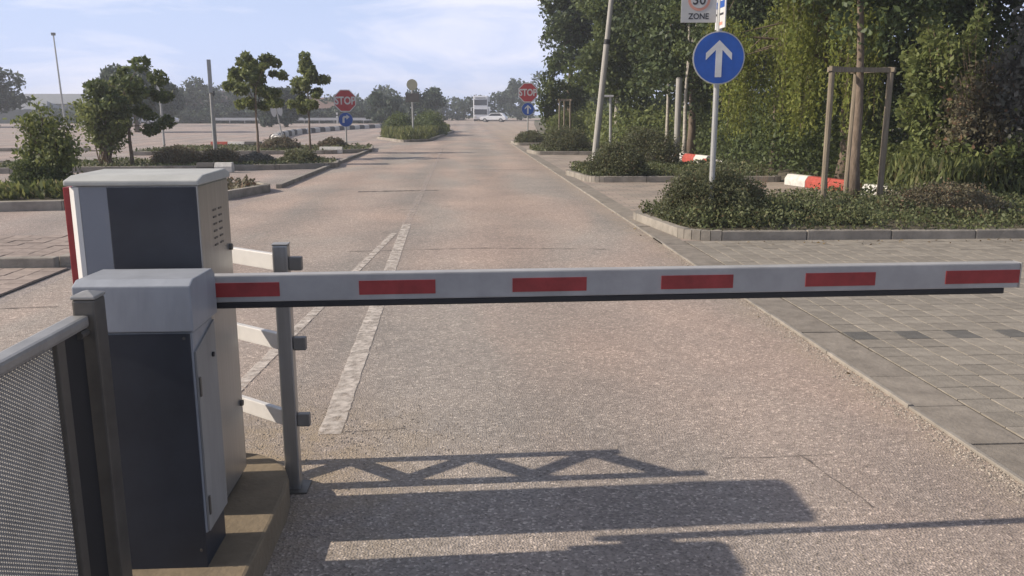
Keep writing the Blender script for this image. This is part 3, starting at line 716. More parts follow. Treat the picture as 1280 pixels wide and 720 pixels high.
def wire(d, off, xo):
    # line z = d*(y - y0) + off, clipped to the panel
    pts = []
    ya, yb = y0, y1
    for (yy) in (ya, yb):
        z = d*(yy-y0)+off
        if z0 <= z <= z1: pts.append((yy, z))
    for z in (z0, z1):
        yy = y0+(z-off)/d
        if y0 < yy < y1: pts.append((yy, z))
    if len(pts) < 2: return
    pts.sort(); a, b = pts[0], pts[-1]
    if abs(b[0]-a[0]) < .01: return
    w_ = .0027; h_ = .0015
    ms.add([(xo-h_, a[0], a[1]-w_), (xo+h_, a[0], a[1]-w_), (xo+h_, a[0], a[1]+w_), (xo-h_, a[0], a[1]+w_),
            (xo-h_, b[0], b[1]-w_), (xo+h_, b[0], b[1]-w_), (xo+h_, b[0], b[1]+w_), (xo-h_, b[0], b[1]+w_)],
           [(0,1,5,4),(1,2,6,5),(2,3,7,6),(3,0,4,7)])
k = -2.6
while k < .95:
    wire(.62, z0+k, .0017); k += pitch*.9
k = 0.
while k < 2.6:
    wire(-.62, z0+k, -.0017); k += pitch*.9
stuff(ms.build('wire_mesh', M['wire'], fe))

# ================================================================== SIGNS
def disc(r, y0, y1, seg=36, cx=0, cz=0):
    return MB().prism([(cx+r*math.cos(2*math.pi*k/seg), cz+r*math.sin(2*math.pi*k/seg)) for k in range(seg)], y0, y1, 'y')
def ngon(r, y0, y1, n, rot=0.):
    return MB().prism([(r*math.cos(2*math.pi*k/n+rot), r*math.sin(2*math.pi*k/n+rot)) for k in range(n)], y0, y1, 'y')
ARROW = [(0, .66), (.50, .18), (.50, -.08), (.125, .30), (.125, -.72), (-.125, -.72), (-.125, .30), (-.50, -.08), (-.50, .18)]
def arrow_sign(parent, r, z, y=-.05, shape=ARROW):
    s = disc(r, y, y+.012).build('blue_sign', M['signpale'], parent); s.location = (0, 0, z)
    disc(r*.955, y-.002, y-.0003).build('blue_face', M['blue'], s)
    MB().prism([(a*r, b*r) for a, b in shape], y-.004, y-.0023, 'y').build('arrow', M['signwhite'], s)
    MB().box(-r*.5, r*.5, y+.0125, y+.03, -.02, .02).build('bracket', M['galv_dark'], s)
    return s
def pole(parent, h, r, m='pole', z0=0.):
    return MB().tube([(0, 0, z0), (0, 0, h)], r, 12).build('pole', M[m], parent, smooth=False)
# tall blue arrow sign in the first bed, its pole carrying further plates above
t = thing('arrow_sign', 'large round blue sign with white upward arrow on a grey pole above the nearest bed', 'road sign', (3.13, 10.55, 0), R(-4))
pole(t, 3.35, .036); arrow_sign(t, .318, 2.155)
MB().tube([(0, 0, 3.3505), (0, 0, 3.365)], .038, 12).build('pole_cap', M['rubber'], t)
plate = MB().box(-.20, .20, -.006, .006, 2.50, 2.88).build('side_plate', M['signwhite'], t); plate.rotation_euler = (0, 0, R(-86)); plate.location = (.0, -.045, 0)
for sy in (-1, 1):
    MB().box(-.16, .16, sy*.0075-.0008, sy*.0075+.0008, 2.74, 2.82).build('blue_band', M['blue'], plate)
    MB().box(-.11, .13, sy*.0075-.0008, sy*.0075+.0008, 2.655, 2.68).build('text_bar', M['ink'], plate)
    MB().box(-.13, .10, sy*.0075-.0008, sy*.0075+.0008, 2.54, 2.575).build('red_band', M['fadedred'], plate)
# zone sign clamped to the left of the same pole
s = MB().box(-.475, -.048, -.012, 0, 2.575, 3.14).build('zone_plate', M['signpale'], t)
disc(.135, -.0155, -.0125, 36, -.262, 2.845).build('ring', M['fadedred'], s); disc(.103, -.0185, -.016, 36, -.262, 2.845).build('ring_centre', M['signpale'], s)
text_mesh('number', '30', .165, M['ink'], s, (-.262, -.0195, 2.835), .0005, 1.0, .003)
text_mesh('lettering', 'ZONE', .095, M['ink'], s, (-.262, -.0135, 2.645), .0005, .95, .002)
for z in (2.66, 3.04): MB().box(-.30, -.037, .0005, .02, z-.012, z+.012).build('clamp', M['galv_dark'], t)

def stop_sign(x, y, label, rz, zs, arrow_shape, rs=.45, ra=.30):
    t = thing('stop_sign', label, 'stop sign', (x, y, .05), rz)
    pole(t, zs+rs*.9, .032)
    s = ngon(rs/math.cos(math.pi/8), -.05, -.036, 8, math.pi/8).build('stop_plate', M['signwhite'], t); s.location = (0, 0, zs)
    ngon(rs*.92/math.cos(math.pi/8), -.0525, -.0503, 8, math.pi/8).build('red_face', M['signred'], s)
    text_mesh('lettering', 'STOP', .44, M['signwhite'], s, (0, -.0545, -.01), .0015, .80, .012)
    arrow_sign(t, ra, zs-rs-ra-.02, shape=arrow_shape)
    return t
stop_sign(3.05, 41.0, 'red octagonal stop sign over a blue upward arrow at the right road edge', R(-2), 2.38, ARROW)
bend = [(-.45, -.45), (-.45, .28), (-.25, .50), (.10, .50), (.10, .72), (.55, .36), (.10, 0), (.10, .22), (-.10, .22), (-.17, .15), (-.17, -.45)]
stop_sign(-4.95, 36.2, 'faded red stop sign over a blue bent arrow in the left car park', R(10), 1.93, bend, .45, .30)

# thick bare post under the trees
t = thing('bare_post', 'thick pale bare post under the dark trees, left of the blue arrow sign', 'post', (5.95, 23.6, 0))
MB().tube([(0, 0, 0), (0, 0, 2.42)], .088, 14).build('shaft', M['concretepole'], t)
MB().tube([(0, 0, 2.4205), (0, 0, 2.45)], [.092, .07], 14).build('post_cap', M['galv_dark'], t)

# leaning lamp column
t = thing('lamp_column', 'tall pale lamp column leaning to the right out of the second bed', 'lamp post', (3.25, 21.3, 0)); t.rotation_euler = (0, R(5.0), 0)
MB().tube([(0, 0, 0), (0, 0, 3.15)], [.082, .074], 14).build('lower_column', M['concretepole'], t, smooth=False)
MB().tube([(0, 0, 3.1505), (0, 0, 3.27)], .078, 14).build('joint_collar', M['rubber'], t)
MB().tube([(0, 0, 3.2705), (0, 0, 8.2)], [.064, .050], 14).build('upper_column', M['concretepole'], t)
MB().box(-.7, .1, -.12, .12, 8.2005, 8.30).build('lamp_head', M['galv'], t, bevel=.02)
# small path light
t = thing('path_light', 'small pale path light with a short head standing among shrubs', 'lamp', (4.75, 27.5, 0))
MB().tube([(0, 0, 0), (-.03, 0, 1.98)], .045, 10).build('pole', M['pole'], t)
MB().box(-.42, .06, -.07, .07, 1.985, 2.05).build('lamp_head', M['whitepaint'], t, bevel=.015)
# small stake frame before the poplar
def stake_frame(name, label, pts, h, r, loc, rail_z, mrail='wood'):
    t = thing(name, label, 'tree stakes', loc)
    for (x, y) in pts:
        MB().tube([(x, y, 0), (x+random.uniform(-.02, .02), y, h)], [r, r*.92], 10).build('stake', M['wood'], t)
    for i in range(len(pts)):
        a = Vector((*pts[i], rail_z)); b = Vector((*pts[(i+1) % len(pts)], rail_z)); d = (b-a).normalized()
        n2 = Vector((-d.y, d.x, 0))*r*.5; off = Vector((0, 0, .05 + .0))
        aa = a - d*r*1.6; bb = b + d*r*1.6; q = .008*i
        MB().add([tuple(aa+n2*-1+Vector((0, 0, h+.001+q))-Vector((0, 0, rail_z))), tuple(bb+n2*-1+Vector((0, 0, h+.001+q-rail_z))), tuple(bb+n2+Vector((0, 0, h+.001+q-rail_z))), tuple(aa+n2+Vector((0, 0, h+.001+q-rail_z))),
                  tuple(aa+n2*-1+Vector((0, 0, h+.07+q-rail_z))), tuple(bb+n2*-1+Vector((0, 0, h+.07+q-rail_z))), tuple(bb+n2+Vector((0, 0, h+.07+q-rail_z))), tuple(aa+n2+Vector((0, 0, h+.07+q-rail_z)))],
                 [(3,2,1,0),(4,5,6,7),(0,1,5,4),(1,2,6,5),(2,3,7,6),(3,0,4,7)]).build('cross_rail', M[mrail], t)
    return t
stake_frame('tree_stakes', 'small distant frame of pale stakes behind the olive dome shrub', [(-.17, -.1), (.27, -.12), (.08, .3)], 1.85, .035, (3.85, 33.2, .08), 1.8)
stake_frame('tree_stakes', 'tall weathered stakes with cross rails round the tree in the nearest right bed', [(-.45, -.12), (.44, -.05), (.14, .42)], 1.97, .046, (5.77, 12.35, .1), 2.0)

# ================================================================== WHEEL STOPS
def wheel_stop(label, x, y, rz, cols, L=.62, w=.20, h=.19, group='painted wheel stops'):
    t = thing('wheel_stop', label, 'wheel stop', (x, y, .004), rz, group)
    for i, c in enumerate(cols):
        a = (i-len(cols)/2)*L
        MB().prism([(-w/2, 0), (w/2, 0), (w/2, h*.6), (w*.25, h), (-w*.25, h), (-w/2, h*.6)], a+.006, a+L-.006, 'x').build('block', M[c], t, bevel=.012)
    return t
wheel_stop('white and red wheel stop lying left of the staked trunk', 7.12, 16.5, R(103), ['redblock', 'redblock', 'whiteblock'], .72, .26, .23)
wheel_stop('white wheel stop block right of the staked trunk', 7.45, 14.25, R(103), ['kerb', 'whiteblock'], .7, .26, .23)
wheel_stop('orange-red and white wheel stop at the foot of the thick bare post', 6.85, 25.3, R(100), ['whiteblock', 'redblock', 'whiteblock'], .8, .28, .27)
wheel_stop('white wheel stop just left of the blue arrow sign pole', 6.75, 22.6, R(100), ['whiteblock', 'redblock'], .6, .26, .25)
wheel_stop('white ended wheel stop just behind the rear cabinet', -6.35, 22.0, R(0), ['blackblock', 'whiteblock'], .45, .25, .25)
wheel_stop('long red and white wheel stop left of the first young tree', -9.8, 37.3, R(0), ['redblock', 'whiteblock', 'blackblock'], .72, .25, .27)
wheel_stop('single white wheel stop in front of the faded stop sign', -4.95, 32.0, R(0), ['whiteblock'], .85, .25, .25)

# curved row of kerb blocks
cv = [(-9.15, 42.6), (-10.3, 47), (-11.3, 53.5), (-11.8, 60), (-11.6, 67), (-10.8, 75), (-9.4, 83), (-7.6, 90)]
def along(pts, step):
    out = []; carry = 0
    for i in range(len(pts)-1):
        a = Vector(pts[i]); b = Vector(pts[i+1]); L = (b-a).length; d = (b-a)/L; s = carry
        while s < L: out.append((a+d*s, math.atan2(d.y, d.x))); s += step
        carry = s-L
    return out
first = {}
for i, (p, an) in enumerate(along(cv, 1.55)):
    c = 'whiteblock' if i % 2 == 0 else 'blackblock'
    if c not in first:
        o = MB().prism([(-.22, 0), (.22, 0), (.22, .26), (.12, .36), (-.12, .36), (-.22, .26)], -.76, .76, 'x').build('kerb_block', M[c]); first[c] = o
    else: o = first[c].copy(); C.objects.link(o)
    o.location = (p.x, p.y, .003); o.rotation_euler = (0, 0, an)
    tag(o, 'white kerb block in the curved row across the car park' if c == 'whiteblock' else 'dark kerb block in the curved row across the car park', 'kerb block', 'white blocks of the curved row' if c == 'whiteblock' else 'dark blocks of the curved row')

# ================================================================== LEFT SIDE POLES AND SIGNS
t = thing('sign_post', 'tall grey post with a narrow plate seen edge on in the left bed', 'sign post', (-7.25, 25.2, .1), R(16))
pole(t, 1.95, .045); MB().box(-.055, .055, -.35, .35, 1.95, 2.86).build('edge_plate', M['pole'], t, bevel=.01)
t = thing('slim_post', 'slim grey post between the edge-on sign and the first young tree', 'post', (-9.1, 31.8, .1)); pole(t, 2.0, .045)
MB().box(-.07, .07, -.07, .07, 2.0005, 2.16).build('post_head', M['rubber'], t)
t = thing('slim_post', 'slim pale post just left of the edge-on sign', 'post', (-13.2, 38.3, 0)); pole(t, 2.6, .05)
MB().box(-.12, .12, -.03, .03, 2.3, 2.9).build('post_head', M['signpale'], t)
t = thing('round_sign', 'leaning thin post with a small pale round sign and two oval plates', 'road sign', (-9.05, 43.3, 0)); t.rotation_euler = (0, R(-9), 0)
pole(t, 2.5, .035); d = disc(.25, -.05, -.04, 24).build('round_plate', M['yellow'], t); d.location = (0, 0, 2.45)
for sx in (-1, 1):
    d = disc(.22, -.05, -.04, 20).build('oval_plate', M['signpale'], t); d.location = (.16*sx, 0, 1.65); d.scale = (.6, 1, 1.5)
t = thing('round_sign', 'dull yellow round sign on a post in the grassy verge', 'road sign', (-2.75, 46.3, 0))
pole(t, 2.9, .05); d = disc(.29, -.07, -.05, 28).build('round_plate', M['yellow'], t); d.location = (0, 0, 2.95)
MB().box(-.36, .36, -.07, -.05, 2.05, 2.50).build('lower_plate', M['galv_dark'], t)
t = thing('light_mast', 'very tall thin light mast on the far left skyline', 'light mast', (-45.3, 100, 0))
MB().tube([(0, 0, 0), (-.12, 0, 5), (-.25, 0, 9.9)], [.12, .10, .075], 8).build('mast', M['pole'], t)
MB().box(-.45, -.05, -.12, .12, 9.9, 10.2).build('lamp_head', M['galv_dark'], t)

# ================================================================== TREES, LEFT
tree('young_tree', 'young round-headed tree with a thin trunk, left of the two in the beds', 'tree', -6.75, 28.3, 2.35, (.82, .8, .85), 'l_light', 5400, .14, .05, clumps=30, cr=.27, rough=.4, extra=[(.72, 0, 3.0), (.5, 0, 3.1), (-.2, 0, 3.2), (.75, 0, 1.75)], ends=10, z0=.05)
tree('young_tree', 'young pointed light green tree beside the faded stop sign', 'tree', -5.75, 32.2, 2.35, (.78, .7, .95), 'l_light', 5600, .13, .045, clumps=34, cr=.27, cone=.75, extra=[(0, 0, 3.2), (-.05, 0, 3.4), (.6, 0, 2.6)], z0=.1, rough=.25)
tree('small_tree', 'dark small tree with a bare trunk just above the rear cabinet', 'tree', -8.95, 23.4, 1.85, (.85, .8, .8), 'l_mid', 5600, .12, .055, clumps=30, cr=.32, rough=.4, z0=.1, extra=[(.75, -.1, 1.0), (.55, 0, .95), (.95, 0, 1.15)])
def multi(name, label, x, y, h, w, m, n, ls, stems, z0=.1, low=.25):
    t = thing(name, label, 'shrub', (x, y, z0)); mb = MB(); pts = []; 
    for i in range(stems):
        a = random.uniform(0, 6.28); q = math.sqrt(random.random())*w; hh = h*random.uniform(.6, 1.05)*(1-.35*(q/w)**2)
        e = Vector((q*math.cos(a), q*math.sin(a), hh)); b = Vector((random.uniform(-.15, .15), random.uniform(-.15, .15), 0)); mid = b.lerp(e, .45)+Vector((0, 0, .15*h))
        mb.tube([b, mid, e], [.020, .013, .004], 5, cap=False)
        for k in range(n//stems):
            s = low+(1-low)*random.random()**.8
            p = (b*(1-s)**2+mid*2*s*(1-s)+e*s*s); g = .13*(1.3-s*.6)
            pts.append((p.x+random.gauss(0, g), p.y+random.gauss(0, g), max(.02, p.z+random.gauss(0, g*.8))))
    leaf_mesh('foliage', np.array(pts), ls, M[m], t, up=.3); mb.build('stem', M['twig'], t, fix=False); return t
multi('leafy_shrub', 'loose light green multi-stemmed shrub left of the dark small tree', -9.55, 23.2, 2.3, .9, 'l_light', 5600, .10, 26)
multi('leafy_shrub', 'bushy light green shrub at the far left of the first left bed', -7.25, 15.3, 1.55, .55, 'l_light', 4800, .08, 20, low=.15)
shrub('round_shrub', 'dense dark base bush under the far left leafy shrub', -7.35, 15.0, .52, .72, 'l_mid', 7000, .07)
shrub('round_shrub', 'dark mound with bare twigs just above the rear cabinet', -8.0, 24.2, .80, .52, 'l_brown', 4200, .08)
shrub('round_shrub', 'brown-grey mound at the foot of the edge-on sign post', -6.85, 24.3, .65, .46, 'l_brown', 3600, .08)
shrub('spreading_shrub', 'low dark mound at the right end of the second left bed', -4.75, 24.8, .60, .38, 'l_shrub', 3200, .08)
shrub('spreading_shrub', 'pale dry mound right of the brown-grey one', -5.9, 24.4, .55, .30, 'l_grey', 2400, .08)
shrub('round_shrub', 'dark round bush between the two young trees', -7.1, 33.4, .85, .50, 'l_brown', 3000, .10)
shrub('round_shrub', 'small brown bush at the foot of the faded stop sign', -5.35, 35.0, .65, .42, 'l_brown', 2400, .10)

# grassy verge with hedge between the lanes
vg = struct(MB().prism([tuple(p) for p in rounded([(-3.2, 43.6), (-1.9, 45.5), (-.9, 66), (-1.4, 78), (-5.0, 78), (-5.0, 50)], 1.0)], -.05, .10).build('grass_verge', M['turf']))
kerb_ring(rounded([(-3.2, 43.5), (-1.8, 45.4), (-.8, 66), (-1.3, 78.2), (-5.1, 78.2), (-5.1, 50)], 1.0), vg, .13, .13, 2.0)
gp = scatter_poly([(-3.2, 43.9), (-2.0, 45.7), (-1.05, 66), (-4.9, 70), (-4.9, 50)], 16000)
stuff(leaf_mesh('tall_grass', np.column_stack([gp, .1+rng.uniform(0, .55, len(gp))]), .26, M['l_grass'], None, up=1.6, aspect=.22), 'tall rough grass on the verge island', 'grass')
shrub('hedge_shrub', 'green shrub at the left of the verge by the round yellow sign', -4.1, 54, 1.1, 1.5, 'l_mid', 5000, .16, ry=2.2)
shrub('hedge_shrub', 'bigger green shrub right of the round yellow sign post', -2.4, 57, 1.25, 1.6, 'l_mid', 6000, .16, ry=4)
shrub('hedge_shrub', 'farthest dark shrub at the back of the verge', -2.6, 68, 1.3, 1.55, 'l_shrub', 4000, .18, ry=4)

# ================================================================== TREES, RIGHT
tree('poplar_tree', 'tall narrow dark poplar against the sky at the edge of the wood', 'tree', 5.45, 44, 5.9, (1.45, 1.5, 4.6), 'l_dark', 16000, .20, .16, clumps=70, cr=.50, shell=.1, rough=.2)
multi('leafy_shrub', 'tall sparse sapling right behind the right stop sign', 4.3, 43.0, 4.4, .7, 'l_mid', 2200, .17, 12, low=.2)
shrub('round_shrub', 'light olive bush under the dark poplar', 4.9, 41.2, 1.1, 1.7, 'l_light', 7000, .12, z0=0)
tree('wood_tree', 'mid green tree behind the leaning lamp column', 'tree', 6.3, 35, 5.0, (1.75, 1.8, 4.2), 'l_mid', 19000, .17, .13, clumps=70, cr=.42, shell=.2, bark='barkpale')
tree('wood_tree', 'dark broad tree with low branches above the thick bare post', 'tree', 7.6, 28.2, 5.4, (2.2, 2.0, 3.6), 'l_dark', 24000, .16, .14, clumps=80, cr=.40, shell=.15)
tree('wood_tree', 'dark tree behind the large blue arrow sign', 'tree', 8.4, 22.6, 5.1, (1.9, 1.8, 3.1), 'l_dark', 24000, .14, .12, clumps=70, cr=.42, shell=.15)
for i, (x, y, h, lab) in enumerate(((7.3, 30.5, 6, 'pale crooked birch stem seen through the wood left of the thick bare post'), (7.0, 26.8, 5.5, 'pale speckled birch stem just left of the thick bare post'))):
    tree('birch_tree', lab, 'tree', x, y, 4.3, (.9, .9, 1.6), 'l_mid', 3500, .13, .075, clumps=20, bark='barkpale')
# staked tree
t = thing('staked_tree', 'sturdy tree with bare trunk standing inside the tall weathered stakes', 'tree', (5.90, 12.42, .1))
mb = MB(); cl = crown_clumps((-.1, .2, 4.4), (1.6, 1.0, 1.8), 60, .2)
cl = cl[cl[:, 2] > 2.8]
limbs(mb, (0, 0, -.1), (-.22, 0, 4.6), .076, [cl[i] for i in range(0, len(cl), 5)], 10, .80); mb.build('trunk', M['bark'], t, smooth=True, fix=False)
leaf_mesh('crown', clump_points(cl, .75*rng.uniform(.6, 1.2, len(cl)), 22000), .10, M['l_dark'], t)
# weeping tree with hanging curtains
t = thing('weeping_tree', 'weeping tree with bright yellow-green hanging branches left of the staked trunk', 'tree', (7.9, 17.3, 0))
pts = []; dirs = []; mb = MB()
heads = []
for i in range(14):
    a = R(random.uniform(100, 262)); q = random.uniform(.9, 2.5); heads.append((q*math.cos(a), q*math.sin(a), 4.4-.32*q*q*random.uniform(.5, 1.1)+random.uniform(-.3, .5)))
for hx, hy, hz in heads:
    mb.tube([(0, 0, 3.4), (hx*.55, hy*.55, hz+.25), (hx, hy, hz)], [.04, .018, .008], 5, cap=False)
    for s in range(26):
        x = hx+random.gauss(0, .21); y = hy+random.gauss(0, .21); L_ = (hz-.75)*random.uniform(.30, .98); ph = random.uniform(0, 6)
        path = []
        for k in range(int(L_/.032)):
            d = k*.032; xx = x+.05*math.sin(d*2+ph); yy = y+.05*math.cos(d*1.7+ph); g = .022+.04*max(0, math.sin(d*5.1+ph))
            pts.append((xx+random.gauss(0, g), yy+random.gauss(0, g), hz-d)); 
            if k % 12 == 0: path.append((xx, yy, hz-d))
        if len(path) > 1 and s % 4 == 0: mb.tube(path, .005, 3, cap=False)
limbs(mb, (0, 0, -.1), (0, 0, 4.6), .16, [h for h in heads[:6]], 9)
mb.build('trunk', M['bark'], t, smooth=True, fix=False)
pts += [tuple(q) for q in clump_points(np.array(heads), .42*rng.uniform(.7, 1.3, len(heads)), 5200)]
pa = np.array(pts); leaf_mesh('crown', pa, .085, M['l_yellow'], t, up=-.6, aspect=.45)
cl = crown_clumps((.4, .3, 4.8), (2.2, 2.2, 1.2), 34, .1); leaf_mesh('upper_crown', clump_points(cl, .7*rng.uniform(.6, 1.2, len(cl)), 13000), .12, M['l_mid'], t)
# bushes and thicket to the right
multi('leafy_shrub', 'tall leafy green bush right of the staked trunk', 8.5, 14.6, 3.6, .9, 'l_light', 11000, .095, 30, z0=0, low=.2)
multi('leafy_shrub', 'tall greyish sparse bush at the top right edge', 9.0, 13.0, 4.0, .75, 'l_grey', 11000, .085, 34, z0=0, low=.25)
multi('leafy_shrub', 'sprawling green bush low at the right edge of the thicket', 8.9, 13.2, 1.5, 1.1, 'l_light', 9000, .085, 26, z0=0, low=.1)
multi('leafy_shrub', 'brown tinged bush between the green thicket and the grey bush', 8.45, 13.6, 2.3, .6, 'l_brown', 7000, .08, 24, z0=0, low=.15)
tree('wood_tree', 'dark tall tree in the wood straight behind the staked trunk', 'tree', 9.6, 18.0, 4.6, (2.0, 1.7, 3.2), 'l_dark', 22000, .14, .13, clumps=70, cr=.42, shell=.1)
tree('wood_tree', 'dark tree at the top right behind the grey bush', 'tree', 12.3, 17.2, 4.8, (2.2, 1.8, 3.3), 'l_dark', 20000, .14, .13, clumps=64, cr=.42, shell=.1)
# undergrowth along the wood edge, lit green
def band(name, x0, x1, y0, y1, h, n, ls, m, label, f=None):
    p = np.column_stack([rng.uniform(x0, x1, n), rng.uniform(y0, y1, n)])
    hh = .55+.45*np.sin(p[:, 0]*2.1+np.sin(p[:, 1]*1.3)*2)*np.cos(p[:, 1]*1.7)
    z = rng.uniform(0, 1, n)**.75*h*(.4+.75*hh)
    return stuff(leaf_mesh(name, np.column_stack([p, z]), ls, M[m], None, up=.25), label, 'undergrowth')
band('undergrowth', 7.5, 10.6, 13.0, 16.5, 1.15, 22000, .085, 'l_light', 'bright green weeds along the foot of the thicket')
band('undergrowth', 7.6, 10.5, 16.5, 31, 1.9, 30000, .11, 'l_mid', 'green undergrowth under the trees beyond the bays')
band('undergrowth', 5.6, 9.0, 31, 48, 1.8, 16000, .15, 'l_light', 'lighter undergrowth at the far end of the wood')
gp = np.column_stack([rng.uniform(7.3, 10.5, 9000), rng.uniform(12.6, 14.6, 9000)])
stuff(leaf_mesh('tall_grass', np.column_stack([gp, rng.uniform(0, .75, len(gp))]), .22, M['l_grass'], None, up=1.4, aspect=.2), 'sunlit tall grass at the foot of the right thicket', 'grass')
# dense wood behind
p = []
for i in range(230):
    y = rng.uniform(14, 62); x = rng.uniform(10.5, 16) - max(0, (y-34))*.10; p.append((x, y, rng.uniform(.6, 9)))
p = np.array(p); stuff(leaf_mesh('dense_wood', clump_points(p, 1.35*rng.uniform(.6, 1.2, len(p)), 62000), .26, M['l_dark'], None), 'dense dark wood behind the front trees', 'wood')
for (x, y, h, lab) in ((8.6, 13.9, 2.9, 'bare dead twigs sticking out of the brown tinged bush'), (4.0, 11.3, .62, 'few dry stalks standing in the ground cover beside the large round shrub')):
    t = thing('dry_stalks', lab, 'dry plant', (x, y, .05)); mb = MB()
    for i in range(9):
        a = random.uniform(0, 6.28); q = h*random.uniform(.05, .22); e = (q*math.cos(a), q*math.sin(a), h*random.uniform(.7, 1.05))
        mb.tube([(random.uniform(-.05, .05), random.uniform(-.05, .05), -.05), (e[0]*.4, e[1]*.4, e[2]*.55), e], [.009, .006, .002], 4, cap=False)
        for k in range(3): mb.tube([(e[0]*.5, e[1]*.5, e[2]*.62), (e[0]*.5+random.uniform(-.12, .12)*h, e[1]*.5+random.uniform(-.12, .12)*h, e[2]*random.uniform(.8, 1.0))], [.004, .0015], 4, cap=False)
    mb.build('stem', M['twig'], t, fix=False)
# fallen leaves and litter swept along the kerb and over the beds' edge
lf = np.column_stack([rng.uniform(2.7, 9.5, 90), 9.62-np.abs(rng.normal(0, .12, 90)), np.full(90, .018)]); l2 = np.column_stack([2.24-np.abs(rng.normal(0, .05, 10)), rng.uniform(4, 13, 10), np.full(10, .010)])
dr = rng.normal(size=(100, 3)); dr[:, 2] *= .15
stuff(leaf_mesh('fallen_leaves', np.vstack([lf, l2]), .032, M['l_dry'], None, dirs=dr), 'scattered dry leaves along the kerb of the nearest bed and the road edge', 'leaves')
# far trees on the right of the road
p = []
for i in range(60):
    y = rng.uniform(70, 115); x = 8.2+(y-70)*.13+rng.uniform(0, 5); p.append((x, y, rng.uniform(.4, 1.0+max(0, (x-8.2-(y-70)*.13))*1.0)))
p = np.array(p); stuff(leaf_mesh('far_trees', clump_points(p, 1.3*rng.uniform(.6, 1.2, len(p)), 12000), .5, M['l_far'], None), 'far dark trees along the right of the road', 'trees')

# ================================================================== FAR LEFT BACKGROUND
p = []
for i in range(640):
    x = rng.uniform(-105, 14); y = rng.uniform(128, 142) + (34 if x > -9 else 0); top = 3.9+1.2*math.sin(x*.21)*math.sin(x*.083+1)+.9*math.sin(x*.9)
    if x < -52: top *= .33
    if x > -9: top = 3.9+max(0, x-4)*.5
    p.append((x, y, rng.uniform(.3, max(.9, top))))
p = np.array(p); stuff(leaf_mesh('tree_belt', clump_points(p, 1.5*rng.uniform(.6, 1.25, len(p)), 52000), .62, M['l_far'], None), 'far belt of low trees and hedges behind the car park', 'trees')
tree('spreading_tree', 'big far tree with upright sprays of leaves behind the left shrubs', 'tree', -25.4, 68, 3.0, (2.9, 2.4, 1.9), 'l_far', 9000, .30, .2, clumps=44, cr=.40, up=1.2, shell=.2)
tree('dark_tree', 'dark far tree at the left edge of the picture', 'tree', -52.0, 92, 3.3, (5.0, 4, 3.4), 'l_far', 13000, .5, .3, clumps=70, cr=.40, shell=.1, rough=.3)
tree('dark_tree', 'dark far tree just left of the first young tree', 'tree', -33.5, 100, 2.6, (2.3, 2, 1.9), 'l_far', 4500, .45, .2, clumps=26, cr=.45, shell=.1)
tree('dark_tree', 'rounded far tree behind the two young trees', 'tree', -18.8, 92, 2.1, (3.2, 2, 1.9), 'l_far', 6000, .42, .2, clumps=30, cr=.45, shell=.1)
tree('dark_tree', 'dark pointed far tree beyond the verge, right of the round sign', 'tree', -4.6, 105, 2.3, (2.0, 2, 2.3), 'l_far', 4200, .42, .2, clumps=26, cr=.45, shell=.1)
tree('dark_tree', 'spiky far tree beyond the verge, left of the round sign', 'tree', -8.8, 95, 2.0, (2.2, 2, 1.6), 'l_far', 4000, .42, .2, clumps=24, cr=.4, shell=.1, up=1.5)
def house(label, x, y, w, d, h, rh, mw, mr, hip=False, rz=0., wins=4):
    t = thing('house', label, 'house', (x, y, 0), rz)
    MB().box(-w/2, w/2, -d/2, d/2, 0, h).build('wall', M[mw], t)
    e = .4; k = w*.25 if hip else 0
    MB().add([(-w/2-e, -d/2-e, h+.002), (w/2+e, -d/2-e, h+.002), (w/2+e, d/2+e, h+.002), (-w/2-e, d/2+e, h+.002), (-w/2-e+k, 0, h+rh), (w/2+e-k, 0, h+rh)],
             [(3,2,1,0),(0,1,5,4),(2,3,4,5),(1,2,5),(3,0,4)]).build('roof', M[mr], t)
    for i in range(wins):
        cx = -w/2+w*(i+.5)/wins
        f = MB().box(cx-.65, cx+.65, -d/2-.05, -d/2+.05, h*.45, h*.45+1.3).build('window', M['whitepaint'], t)
        MB().box(cx-.55, cx+.55, -d/2-.08, -d/2-.051, h*.45+.1, h*.45+1.2).build('pane', M['glass'], f)
    return t
house('long far building with a pale flat-pitched roof at the far left', -74, 160, 18, 10, 3.0, 1.8, 'wallgrey', 'roofpale', True)
house('small far building with a pale hipped roof left of the mast', -65.2, 134, 7, 7, 1.7, 1.5, 'wallgrey', 'roofpale', True)
house('small pale-roofed far building nearest the left edge of the skyline', -71.5, 134.5, 6, 7, 1.6, 1.3, 'wallgrey', 'roofpale', True)
house('far house with a dark gable roof left of the first young tree', -40, 136, 8, 8, 2.4, 2.4, 'wallgrey', 'roof', False, R(20))
house('far house with a brown roof behind the faded stop sign', -20.5, 136, 7, 7, 2.1, 1.7, 'wallgrey', 'roofred', False, R(-15))
house('far house with a grey roof between the two young trees', -32, 150, 10, 8, 3.2, 2.4, 'wall', 'roofpale', True)
# low wall at the far left
wl = tag(MB().box(-110, -58, 124.5, 124.8, -.05, 1.9).build('boundary_wall', M['wallgrey']), 'long low grey wall along the far left of the car park', 'wall')
